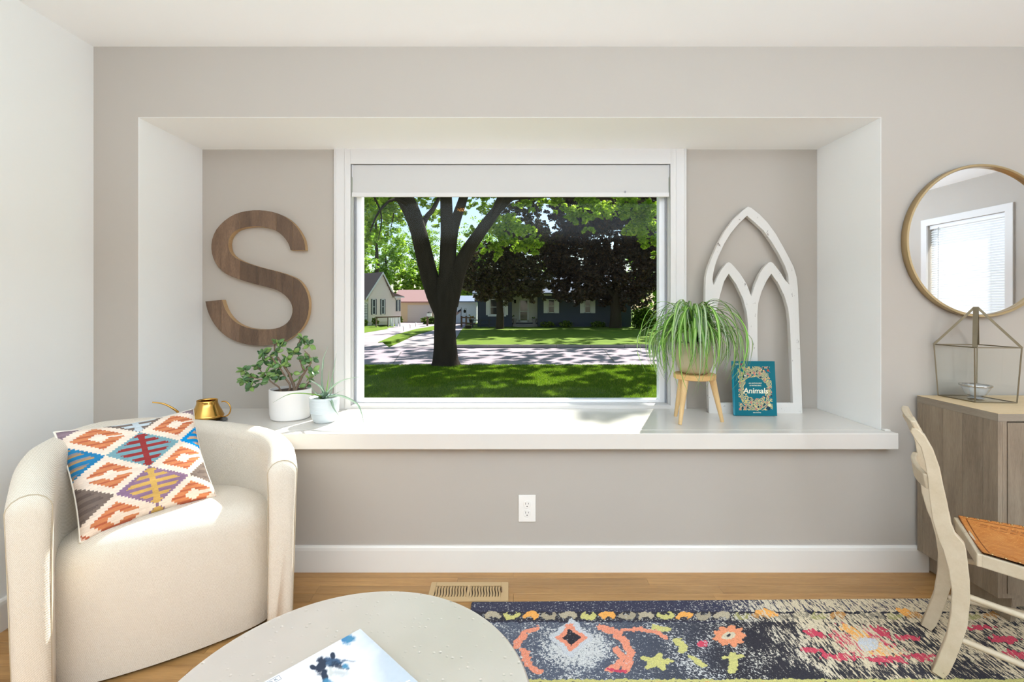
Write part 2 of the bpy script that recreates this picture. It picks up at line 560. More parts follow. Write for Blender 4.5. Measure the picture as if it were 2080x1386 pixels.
# vinyl frame
GX0, GX1, GZB, GZT = -0.853, 0.858, 0.692, 1.98
mb = MB()
for x0, x1 in ((-0.892, GX0), (GX1, 0.898)):
    mb.box(x0, x1, yg - 0.012, yg + 0.04, WZB + 0.006, WZT)
mb.box(GX0, GX1, yg - 0.012, yg + 0.04, WZB + 0.006, GZB)
mb.box(GX0, GX1, yg - 0.012, yg + 0.04, GZT, WZT)
mb.build('window_frame', M_vinyl, w1, bevel=0.003)
mb = MB()
for x0, x1 in ((-0.8905, -0.882), (0.888, 0.8965)):
    mb.box(x0, x1, yg - 0.028, yg - 0.0125, WZB + 0.007, WZT - 0.001)
mb.build('side_gasket', M_gasket, w1)
MB().box(GX0 - 0.004, GX1 + 0.004, yg + 0.012, yg + 0.016, GZB - 0.004, GZT + 0.004).build('window_pane', M_glass, w1)

# roller shade
rs = empty('roller_shade', (0, Y(2.60), 1.86), 'white roller shade pulled down over the top of the large window', 'window shade')
ys = Y(2.632)
SX0, SX1 = -0.886, 0.892
MB().box(SX0, SX1, ys - 0.003, ys - 0.0018, 1.868, 2.022).build('shade_fabric', M_shade, rs)
MB().tube([(SX0 + 0.004, ys + 0.017, 1.995), (SX1 - 0.004, ys + 0.017, 1.995)], 0.019, 16).build('roller_tube', M_shade, rs, smooth=True)
MB().box(SX0 - 0.002, SX1 + 0.002, ys - 0.008, ys + 0.004, 1.842, 1.868).build('bottom_bar', M_casing, rs, bevel=0.003)
for xb in (SX0 - 0.004, SX1 - 0.003): MB().box(xb, xb + 0.007, ys, ys + 0.036, 1.955, 2.025).build('bracket', M_vinyl, rs)
MB().lathe([(0.0, 0), (0.004, 0.001), (0.004, 0.012), (0.0, 0.013)], 0.645, ys - 0.012, 1.862, 10).build('pull_knob', M_gasket, rs, smooth=True)

# ------------------------------------------------------------------ outlet
op = empty('wall_outlet', (0.079, 0, 0.29), 'white duplex electrical outlet low on the wall under the ledge', 'outlet')
M_plate = mat('outlet_plastic', srgb(236, 231, 224), 0.35)
MB().box(0.039, 0.119, -0.006, -0.0004, 0.229, 0.354).build('cover_plate', M_plate, op, bevel=0.003, seg=3)
for zc in (0.311, 0.270):
    mb = MB()
    prof = []
    for k in range(24):
        th = 2 * PI * k / 24
        prof.append((0.079 + max(-0.0155, min(0.0155, 0.019 * math.cos(th))), zc + 0.0165 * math.sin(th)))
    vs = [(x, -0.0062, z) for x, z in prof] + [(x, -0.0085, z) for x, z in prof]
    n = 24
    mb.add(vs, [(i, (i + 1) % n, n + (i + 1) % n, n + i) for i in range(n)] + [tuple(range(n, 2 * n)), tuple(range(n))])
    r = mb.build('receptacle', M_plate, op, bevel=0.0004, seg=1)
    mb = MB()
    mb.box(0.079 - 0.0075, 0.079 - 0.0057, -0.0088, -0.0084, zc + 0.000, zc + 0.009)
    mb.box(0.079 + 0.0052, 0.079 + 0.0070, -0.0088, -0.0084, zc + 0.001, zc + 0.008)
    mb.tube([(0.079, -0.0089, zc - 0.008), (0.079, -0.0083, zc - 0.008)], 0.0026, 10)
    mb.build('slot', M_dark, r)
MB().tube([(0.079, -0.0078, 0.2905), (0.079, -0.006, 0.2905)], 0.003, 10).build('screw', M_plate, op)

# ------------------------------------------------------------------ floor register
x0, x1, y0, y1 = REG
M_reg = mat('tan_metal', srgb(192, 162, 118), 0.4, metal=0.0, var=0.02)
fr_ = empty('floor_register', ((x0 + x1) / 2, (y0 + y1) / 2, 0), 'tan metal floor vent with curved slats beside the rug', 'floor vent')
mb = MB()
fx, fy0, fy1 = 0.024, 0.026, 0.026
z0, z1 = 0.0005, 0.007
mb.box(x0, x0 + fx, y0, y1, z0, z1); mb.box(x1 - fx - 0.008, x1, y0, y1, z0, z1)
mb.box(x0 + fx, x1 - fx - 0.008, y0, y0 + fy0, z0, z1); mb.box(x0 + fx, x1 - fx - 0.008, y1 - fy1, y1, z0, z1)
xm = x0 + fx + (x1 - x0 - 2 * fx - 0.008) * 0.505
mb.box(xm - 0.006, xm + 0.006, y0 + fy0, y1 - fy1, z0, z1)
mb.build('vent_frame', M_reg, fr_, bevel=0.0015)
MB().box(x0 + 0.01, x1 - 0.01, y0 + 0.01, y1 - 0.01, 0.0002, 0.0009).build('duct_opening', M_dark, fr_)
sx0, sx1 = x0 + fx, x1 - fx - 0.008
ns = 23
wv = (sx1 - sx0) / ns
vs, fs = [], []
K = 8
for k in range(K + 1):
    t = k / K
    yv = y0 + fy0 + t * (y1 - y0 - fy0 - fy1)
    wob = 0.0022 * math.sin(2 * PI * t)
    vs += [(wob + 0.0, yv, 0.0068), (wob + wv * 0.74, yv, 0.0040), (wob + wv * 0.74, yv, 0.0030), (wob, yv, 0.0058)]
for k in range(K):
    for j in range(4):
        fs.append((k * 4 + j, k * 4 + (j + 1) % 4, (k + 1) * 4 + (j + 1) % 4, (k + 1) * 4 + j))
fs += [(0, 1, 2, 3), tuple(K * 4 + j for j in (3, 2, 1, 0))]
slat_me = MB().add(vs, fs).mesh('slat', smooth='all'); slat_me.materials.append(M_reg)
for i in range(ns):
    xa = sx0 + wv * i + 0.002
    if abs(xa + wv * 0.3 - xm) < 0.008: continue
    link('slat', slat_me, None, fr_, (xa, 0, 0))
MB().box(x1 - 0.030, x1 - 0.027, y0 + 0.055, y0 + 0.085, 0.007, 0.013).build('damper_lever', mat('lever_brown', srgb(90, 62, 40), 0.5), fr_)

# ------------------------------------------------------------------ rug
def rug_field():
    X0, X1 = -0.16, 2.75
    nx, ny = 760, 250
    Dn = np.concatenate([np.linspace(0.35, 1.46, 30, endpoint=False), np.linspace(1.46, 1.935, ny)])
    Xn = np.concatenate([np.linspace(X0, 2.15, nx), np.linspace(2.16, X1, 30)])
    XX, DD = np.meshgrid(Xn, Dn)
    rot = 0.012 * (XX - X0)                        # far edge runs slightly away from square
    Yw = DD + rot * np.clip((DD - 0.3) / 1.6, 0, 1) - CAMD
    # pattern coordinates: position in the photograph's floor perspective kept as plain floor coordinates (X, D)
    D = Yw + CAMD
    X = XX
    u = VX + X / D * F                             # motif layout chart
    v = VY + (CAMZ - 0.01) * F / D
    navy = np.array(srgb(66, 66, 84)); slate = np.array(srgb(92, 98, 112)); cream = np.array(srgb(214, 200, 172))
    coral = np.array(srgb(232, 150, 122)); pink = np.array(srgb(204, 76, 96)); yel = np.array(srgb(204, 198, 126))
    org = np.array(srgb(240, 172, 92)); lgrey = np.array(srgb(198, 200, 204)); char = np.array(srgb(58, 56, 62))
    H, Wd = X.shape
    C = np.empty((H, Wd, 3)); C[:] = char
    wear = np.full((H, Wd), 0.42)
    def wob(s, a, seed):
        r = np.zeros_like(X)
        g = np.random.default_rng(seed)
        for _ in range(7):
            kx, ky, ph = g.normal(0, s), g.normal(0, s), g.uniform(0, 6.28)
            r += np.sin(kx * X + ky * D * 1.3 + ph)
        return a * r / 2.6
    w1_, w2_ = wob(40, 1, 1), wob(90, 1, 2)
    uu = u + 2.5 * w2_; vv = v + 1.4 * wob(120, 1, 3)
    def put(mask, col, wr=None, k=1.0):
        C[mask] = C[mask] * (1 - k) + col * k
        if wr is not None: wear[mask] = wr
    base = np.clip((1500 - uu) / 300, 0, 1)[..., None]
    C[:] = char * (1 - base) + slate * base
    wear[:] = 0.30 + 0.22 * np.clip((uu - 1480) / 160, 0, 1) + 0.09 * w1_ - 0.14 * np.clip((vv - 1330) / 40, 0, 1) * np.clip((uu - 1480) / 60, 0, 1)
    # outer border bands
    put(vv < 1246, navy, 0.22)
    fade = np.clip((uu - 1380) / 190 + 0.12 * w1_, 0, 1)
    m = vv < 1246; wear[m] = (0.22 + 0.36 * fade)[m]
    put((vv >= 1243) & (vv < 1246.5), char, 0.05)
    m = (vv >= 1246.5) & (vv < 1264); put(m, char, 0.28); wear[m] = (0.28 + 0.30 * fade)[m]
    for i, c0 in enumerate(range(1000, 2080, 39)):
        col = [cream * 0.72, yel, org, cream * 0.6][i % 4]
        k = 1 if c0 < 1500 else 0.55
        m = (((uu - c0) / 17) ** 2 + ((vv - 1251) / 8.5) ** 2 < 1) & (((uu - c0) / 8) ** 2 + ((vv - (1246 if i % 2 else 1257)) / 4) ** 2 > 1)
        put(m, col, 0.12 if k == 1 else 0.45, k)
    put((vv >= 1262) & (vv < 1264.5) & (uu < 1500), navy * 0.8, 0.08)
    # pale medallion
    d = ((uu - 1170) / 70) ** 2 + ((vv - 1318) / 40) ** 2
    m = d < 1.15; put(m, slate * 1.1, 0.5); C[m] = slate * 1.05
    wear[m] = np.clip(0.78 - 0.32 * d[m], 0.3, 0.85)
    whitef = np.zeros_like(X); whitef[m] = 1
    # coral almond ring
    dd = np.abs(uu - 1160) / 30 + np.abs(vv - 1296) / 27
    put((dd < 1.5) & (dd >= 1.0), lgrey, 0.3)
    put((dd < 1.05) & (dd > 0.62), coral, 0.06)
    put(dd <= 0.62, char, 0.16)
    put((np.abs(uu - 1156) < 7) & (np.abs(vv - 1271) < 4), coral, 0.05)
    # curved coral stems
    def stem(pts, wd, col, wr=0.17, k=1.0):
        pts = np.array(pts, float)
        best = np.full(X.shape, 1e9)
        for a_, b_ in zip(pts[:-1], pts[1:]):
            ab = b_ - a_
            t = np.clip(((uu - a_[0]) * ab[0] + (vv - a_[1]) * ab[1] * 2.6) / (ab[0] ** 2 + 2.6 * ab[1] ** 2), 0, 1)
            dx = uu - (a_[0] + t * ab[0]); dy = (vv - (a_[1] + t * ab[1])) * 1.6
            best = np.minimum(best, np.hypot(dx, dy))
        put(best + 1.6 * w2_ * wob(160, 1, 9) < wd, col, max(wr, 0.15), k)
    stem([(1222, 1276), (1245, 1283), (1268, 1302), (1280, 1325), (1278, 1345), (1272, 1362)], 9, coral)
    stem([(1252, 1318), (1262, 1335), (1258, 1350), (1240, 1362)], 8, coral)
    stem([(1240, 1360), (1268, 1364)], 5, pink, 0.15)
    stem([(1088, 1278), (1072, 1284), (1056, 1300), (1048, 1314)], 8, coral)
    stem([(1062, 1322), (1074, 1338), (1070, 1352), (1095, 1366)], 8, coral)
    stem([(1265, 1280), (1300, 1279), (1335, 1284), (1352, 1296)], 6, coral, 0.12)
    stem([(1330, 1274), (1355, 1280)], 8, yel, 0.2)
    stem([(1378, 1302), (1388, 1322)], 10, yel, 0.08)
    stem([(1402, 1336), (1430, 1352)], 6, yel, 0.06)
    stem([(1488, 1332), (1492, 1350), (1484, 1362)], 9, yel, 0.1)
    stem([(1470, 1336), (1508, 1334)], 5, yel, 0.15)
    # yellow blossom
    ang = np.arctan2((vv - 1345) * 1.7, uu - 1334); rr = np.hypot(uu - 1334, (vv - 1345) * 1.8)
    put(rr < 30 * (0.72 + 0.28 * np.cos(5 * ang + 0.6)) + 4, yel, 0.08)
    # orange rosette
    ang = np.arctan2((vv - 1292) * 1.6, uu - 1482); rr = np.hypot(uu - 1482, (vv - 1292) * 1.6)
    put(rr < 36 * (0.88 + 0.12 * np.cos(9 * ang)), coral * np.array([1.0, 1.02, 0.85]), 0.10)
    put(rr < 13, cream, 0.3); put(rr < 5, char, 0.1)
    put(np.hypot(uu - 1428, (vv - 1308) * 1.6) < 12, pink * 1.1, 0.3)
    # second faded medallion on the worn side (pinks)
    for (cx, cy, rx, ry, col, wr) in ((1760, 1308, 60, 40, pink, 0.52), (1735, 1286, 26, 16, org, 0.45), (1790, 1322, 34, 18, org, 0.5), (1660, 1288, 26, 9, pink, 0.3),
                                      (1650, 1322, 22, 7, pink, 0.35), (1705, 1335, 40, 8, pink, 0.35), (1800, 1340, 44, 8, pink, 0.3), (1870, 1335, 32, 9, pink, 0.25),
                                      (1790, 1284, 16, 14, pink, 0.25), (1845, 1296, 30, 6, pink, 0.3), (1990, 1275, 30, 6, pink, 0.2), (2040, 1300, 34, 8, pink, 0.25),
                                      (2060, 1330, 24, 10, pink, 0.35), (1835, 1243, 18, 7, org, 0.3), (1560, 1245, 22, 8, org, 0.4)):
        st_ = np.sin(0.16 * (uu - 1.2 * vv) + 2.2 * w2_) + np.sin(0.33 * (uu - 1.4 * vv) + 2 * w1_)
        put(((uu - cx - 1.2 * (vv - cy)) / rx) ** 2 + ((vv - cy) / ry) ** 2 + 0.35 * st_ < 0.8, col, wr)
    put(((uu - 1762) / 22) ** 2 + ((vv - 1310) / 14) ** 2 < 1, lgrey, 0.4)
    # inner pale border at the near side
    put(vv > 1381 - 0.001 * (uu - 1000), yel * 0.92, 0.12)
    m = (vv > 1387) & (vv < 1430) & (((uu / 1.0) % 52) < 26); put(m, char, 0.1)
    m = (vv > 1387) & (vv < 1430) & (((uu / 1.0) % 104) > 78); put(m, org, 0.1)
    m = vv > 1440; put(m, slate * 0.9 + char * 0.1); wear[m] = (0.34 + 0.10 * w1_)[m]
    gg = np.random.default_rng(4)
    for i in range(60):
        cx_, cy_ = gg.uniform(0.0, 2.7), gg.uniform(0.45, 1.38)
        rx_, ry_ = gg.uniform(0.03, 0.09), gg.uniform(0.02, 0.06)
        dd_ = np.hypot((X - cx_ + 0.01 * w2_) / rx_, (D - cy_ + 0.008 * w1_) / ry_)
        put(m & (dd_ < 1), [coral, yel, pink, org, lgrey, cream * 0.8][i % 6], 0.2)
        put(m & (dd_ < 0.45), [char, cream, org][i % 3], 0.2)
    Z = np.full_like(X, 0.010)
    # rounded hem
    edge = np.minimum.reduce([X - X0, X1 - X, Dn[-1] - DD, DD - Dn[0]])
    Z = np.where(edge < 0.004, 0.0015 + 0.0085 * edge / 0.004, Z)
    P = np.stack([X, Yw, Z], -1)
    return P, C, wear, whitef
P, C, wear, _ = rug_field()
def rug_mat():
    m, nt, p = new_mat('rug_pile')
    a = N(nt, 'ShaderNodeVertexColor', layer_name='print'); wr = N(nt, 'ShaderNodeAttribute', attribute_name='wear')
    tc = N(nt, 'ShaderNodeTexCoord')
    # two abrasion textures: fine speckle, and streaks running diagonally over the worn side
    n1 = N(nt, 'ShaderNodeTexNoise'); n1.inputs['Scale'].default_value = 150; n1.inputs['Detail'].default_value = 4; n1.inputs['Roughness'].default_value = 0.7
    nt.links.new(tc.outputs['Object'], n1.inputs['Vector'])
    mp = N(nt, 'ShaderNodeMapping'); mp.inputs['Rotation'].default_value = (0, 0, -0.62); mp.inputs['Scale'].default_value = (2.2, 0.5, 1)
    nt.links.new(tc.outputs['Object'], mp.inputs[0])
    n2 = N(nt, 'ShaderNodeTexNoise'); n2.inputs['Scale'].default_value = 60; n2.inputs['Detail'].default_value = 5; n2.inputs['Roughness'].default_value = 0.72
    nt.links.new(mp.outputs[0], n2.inputs['Vector'])
    sep = N(nt, 'ShaderNodeSeparateXYZ'); nt.links.new(tc.outputs['Object'], sep.inputs[0])
    fx = N(nt, 'ShaderNodeMapRange'); fx.inputs[1].default_value = 0.7; fx.inputs[2].default_value = 1.15
    nt.links.new(sep.outputs[0], fx.inputs[0])
    mf = N(nt, 'ShaderNodeMix', data_type='FLOAT'); nt.links.new(fx.outputs[0], mf.inputs[0])
    nt.links.new(n1.outputs[0], mf.inputs[2]); nt.links.new(n2.outputs[0], mf.inputs[3])
    # cream where noise > 1 - wear (remapped to the noise's spread)
    th = N(nt, 'ShaderNodeMath', operation='MULTIPLY_ADD'); th.inputs[1].default_value = -0.42; th.inputs[2].default_value = 0.70
    nt.links.new(wr.outputs['Fac'], th.inputs[0])
    sub = N(nt, 'ShaderNodeMath', operation='SUBTRACT'); nt.links.new(mf.outputs[0], sub.inputs[0]); nt.links.new(th.outputs[0], sub.inputs[1])
    st = N(nt, 'ShaderNodeMapRange'); st.inputs[1].default_value = -0.004; st.inputs[2].default_value = 0.016
    nt.links.new(sub.outputs[0], st.inputs[0])
    mx = N(nt, 'ShaderNodeMix', data_type='RGBA'); nt.links.new(st.outputs[0], mx.inputs[0]); nt.links.new(a.outputs[0], mx.inputs[6])
    cw = N(nt, 'ShaderNodeMix', data_type='RGBA')
    cw.inputs[6].default_value = (*srgb(206, 206, 204), 1); cw.inputs[7].default_value = (*srgb(216, 200, 170), 1)
    nt.links.new(fx.outputs[0], cw.inputs[0]); nt.links.new(cw.outputs[2], mx.inputs[7])
    # dark flecks back inside everything
    n3 = N(nt, 'ShaderNodeTexNoise'); n3.inputs['Scale'].default_value = 330; n3.inputs['Detail'].default_value = 2
    nt.links.new(tc.outputs['Object'], n3.inputs['Vector'])
    hv = N(nt, 'ShaderNodeMapRange'); hv.inputs[1].default_value = 0.3; hv.inputs[2].default_value = 0.7; hv.inputs[3].default_value = 0.72; hv.inputs[4].default_value = 1.2
    nt.links.new(n3.outputs[0], hv.inputs[0])
    hs = N(nt, 'ShaderNodeHueSaturation'); nt.links.new(hv.outputs[0], hs.inputs['Value']); nt.links.new(mx.outputs[2], hs.inputs['Color'])
    nt.links.new(hs.outputs[0], p.inputs['Base Color'])
    p.inputs['Roughness'].default_value = 0.95; p.inputs['Specular IOR Level'].default_value = 0.1
    b = N(nt, 'ShaderNodeBump'); b.inputs['Strength'].default_value = 0.5; b.inputs['Distance'].default_value = 0.003
    nt.links.new(mf.outputs[0], b.inputs['Height']); nt.links.new(b.outputs[0], p.inputs['Normal'])
    return m
rug = link('rug', grid_mesh('rug', P, C, extra=wear), rug_mat())
tag(rug, 'worn multicoloured oriental rug with charcoal ground and coral flowers', 'rug')

# ------------------------------------------------------------------ armchair
ACX, ACD, ACT = -1.130, 1.560, math.radians(34)
M_ac = Matrix.Translation((ACX, Y(ACD), 0)) @ Matrix.Rotation(ACT, 4, 'Z')
def fabric_mat():
    m, nt, p = new_mat('cream_upholstery')
    tc = N(nt, 'ShaderNodeTexCoord')
    w_ = N(nt, 'ShaderNodeTexWave'); w_.inputs['Scale'].default_value = 130; w_.bands_direction = 'DIAGONAL'; w_.inputs['Distortion'].default_value = 1.5; w_.inputs['Detail'].default_value = 2
    nt.links.new(tc.outputs['Object'], w_.inputs['Vector'])
    n = N(nt, 'ShaderNodeTexNoise'); n.inputs['Scale'].default_value = 260; n.inputs['Detail'].default_value = 3
    nt.links.new(tc.outputs['Object'], n.inputs['Vector'])
    mf = N(nt, 'ShaderNodeMix', data_type='FLOAT'); mf.inputs[0].default_value = 0.5
    nt.links.new(w_.outputs[0], mf.inputs[2]); nt.links.new(n.outputs[0], mf.inputs[3])
    cr = N(nt, 'ShaderNodeValToRGB')
    cr.color_ramp.elements[0].position = 0.25; cr.color_ramp.elements[0].color = (*srgb(200, 187, 168), 1)
    cr.color_ramp.elements[1].position = 0.7; cr.color_ramp.elements[1].color = (*srgb(230, 221, 207), 1)
    nt.links.new(mf.outputs[0], cr.inputs[0]); nt.links.new(cr.outputs[0], p.inputs['Base Color'])
    p.inputs['Roughness'].default_value = 0.9; p.inputs['Specular IOR Level'].default_value = 0.15; p.inputs['Sheen Weight'].default_value = 0.15
    b = N(nt, 'ShaderNodeBump'); b.inputs['Strength'].default_value = 0.35; b.inputs['Distance'].default_value = 0.002
    nt.links.new(mf.outputs[0], b.inputs['Height']); nt.links.new(b.outputs[0], p.inputs['Normal'])
    return m
M_fab = fabric_mat()
ac = empty('armchair', (ACX, Y(ACD), 0), 'cream upholstered barrel armchair in the left corner beside the window ledge', 'armchair')
TH = 0.088
_half = [(0.334, 0.0), (0.344, 0.08), (0.352, 0.17), (0.346, 0.27), (0.308, 0.38), (0.222, 0.48), (0.115, 0.533)]
_ctl = [(-x, y) for x, y in _half] + [(0.0, 0.548)] + _half[::-1]
def _cr(pts, n):
    pts = [Vector((*p, 0)) for p in pts]; out = []
    for i in range(len(pts) - 1):
        a, p, q, d = pts[max(i - 1, 0)], pts[i], pts[i + 1], pts[min(i + 2, len(pts) - 1)]
        for k in range(n):
            t = k / n
            out.append(0.5 * ((2 * p) + (q - a) * t + (2 * a - 5 * p + 4 * q - d) * t * t + (-a + 3 * p - 3 * q + d) * t ** 3))
    out.append(pts[-1]); return out
_pl = _cr(_ctl, 4)
def path(i):
    t = (_pl[min(i + 1, len(_pl) - 1)] - _pl[max(i - 1, 0)]).normalized()
    return _pl[i], Vector((-t.y, t.x, 0)), t
def arm_h(s): return float(np.interp(s, [0, .04, .10, .2, .35, .45, .55, .65, .8, .92, 1], [.692, .708, .738, .768, .782, .764, .730, .704, .684, .674, .668]))
def shell_mesh():
    secs = []
    ns_ = len(_pl)
    for i in range(ns_):
        s = i / (ns_ - 1)
        p, n, t = path(i)
        Hh = arm_h(s)
        secs.append((p, n, Hh, TH, 0.0))
    tA, tB = path(0)[2], path(ns_ - 1)[2]
    # rounded front ends
    front, back = [], []
    for k, (adv, sc_, dh) in enumerate(((0.014, 0.97, 0.006), (0.026, 0.86, 0.018), (0.032, 0.66, 0.036), (0.034, 0.40, 0.058))):
        front.append((secs[0][0] - tA * adv, secs[0][1], secs[0][2] - dh, TH * sc_, adv))
        back.append((secs[-1][0] + tB * adv, secs[-1][1], secs[-1][2] - dh, TH * sc_, adv))
    allsec = front[::-1] + secs + back
    prof_n = []
    vs, fs = [], []
    m = 0
    for (p, n, Hh, th_, adv) in allsec:
        r = th_ / 2
        pr = [(r * 0.92, 0.012), (r * 0.97, 0.12), (r * 1.0, 0.26), (r * 1.03, 0.42), (r * 1.12, 0.54), (r * 1.16, Hh - r * 1.05)]
        for k in range(1, 8):
            a = PI / 2 - (PI) * k / 8 + 0
            ang = PI * k / 8
            pr.append((r * 1.16 * math.cos(ang), Hh - r * 1.05 + r * 1.05 * math.sin(ang)))
        pr += [(-r * 1.16, Hh - r * 1.05), (-r * 1.06, 0.54), (-r, 0.42), (-r, 0.26), (-r, 0.12), (-r, 0.012)]
        m = len(pr)
        lean = 0.012
        for (o_, z) in pr:
            q = p + n * (o_ + lean * (z - 0.4))
            vs.append((q.x, q.y, z))
    S = len(allsec)
    for i in range(S - 1):
        for j in range(m - 1):
            fs.append((i * m + j, i * m + j + 1, (i + 1) * m + j + 1, (i + 1) * m + j))
        fs.append((i * m + m - 1, i * m, (i + 1) * m, (i + 1) * m + m - 1))
    fs.append(tuple(range(m))); fs.append(tuple((S - 1) * m + j for j in range(m)))
    mb = MB(M_ac); mb.add(vs, fs)
    return mb
sh = shell_mesh().build('backrest_shell', M_fab, ac, smooth='all')
# seat: crowned top rolling over to a full-height front
def seat_mesh():
    nx = 27
    inner = sorted((p.y, abs(p.x)) for p in _pl if p.x >= 0)
    iy = [a for a, b in inner]; ix = [b - TH / 2 + 0.006 for a, b in inner]
    SF = 0.105                                   # the seat front sits back from the arm fronts
    prof = [(0.52, 0.440), (0.46, 0.450), (0.40, 0.458), (0.33, 0.464), (0.27, 0.466), (0.24, 0.466)]
    for k in range(1, 9):
        a = PI / 2 * k / 8
        prof.append((SF + 0.075 - 0.075 * math.sin(a), 0.465 - 0.080 * (1 - math.cos(a))))
    prof += [(SF - 0.002, 0.34), (SF - 0.004, 0.26), (SF - 0.004, 0.18), (SF - 0.002, 0.08), (SF, 0.012)]
    vs, fs = [], []
    for i in range(nx):
        t = i / (nx - 1) * 2 - 1
        crown = 0.020 * (1 - t * t)
        drop = 0.030 * abs(t) ** 8
        for (y_, z) in prof:
            hw = float(np.interp(y_, iy, ix))
            top = z > 0.38
            vs.append((hw * t, y_ - (0.035 * (1 - t * t) if y_ < 0.26 else 0) + (0.02 * abs(t) ** 10 if y_ < 0.26 else 0), z + crown * (1 if top else 0) - drop * (1 if top else 0)))
    m = len(prof)
    for i in range(nx - 1):
        for j in range(m - 1):
            fs.append((i * m + j, i * m + j + 1, (i + 1) * m + j + 1, (i + 1) * m + j))
    fs.append(tuple(range(m))); fs.append(tuple((nx - 1) * m + j for j in range(m))[::-1])
    fs.append(tuple(i * m + m - 1 for i in range(nx)) + tuple(i * m for i in range(nx - 1, -1, -1)))
    return MB(M_ac).add(vs, fs)
seat_mesh().build('seat', M_fab, ac, smooth=True)
# seams along the arm fronts and the inner top edge
M_seam = mat('seam_thread', srgb(186, 172, 148), 0.9)
for end in (0, len(_pl) - 1):
    p_, n_, t_ = path(end)
    t_ = -t_ if end == 0 else t_
    base = p_ + t_ * 0.016
    r = TH / 2 * 0.97
    ARM_Z = arm_h(0 if end == 0 else 1)
    pr = [(r * 0.93, 0.04), (r * 0.99, 0.26), (r * 1.09, 0.54), (r * 1.15, ARM_Z - r * 1.15)] + [(r * 1.15 * math.cos(PI * k / 8), ARM_Z - 0.007 - r * 1.15 + r * 1.15 * math.sin(PI * k / 8)) for k in range(1, 8)] + [(-r * 1.15, ARM_Z - r * 1.15), (-r * 1.09, 0.54), (-r * 0.99, 0.26), (-r * 0.93, 0.04)]
    pts = [base + n_ * (o_ * 1.0 + 0.012 * (z - 0.4)) + Vector((0, 0, z)) for o_, z in pr]
    MB(M_ac).tube(pts, 0.0020, 6).build('seam', M_seam, ac, smooth='all')
MB(M_ac).lathe([(0.0, 0.0), (0.18, 0.0), (0.18, 0.011), (0.0, 0.011)], 0, 0.30, 0, 32).build('plinth', M_dark, ac)

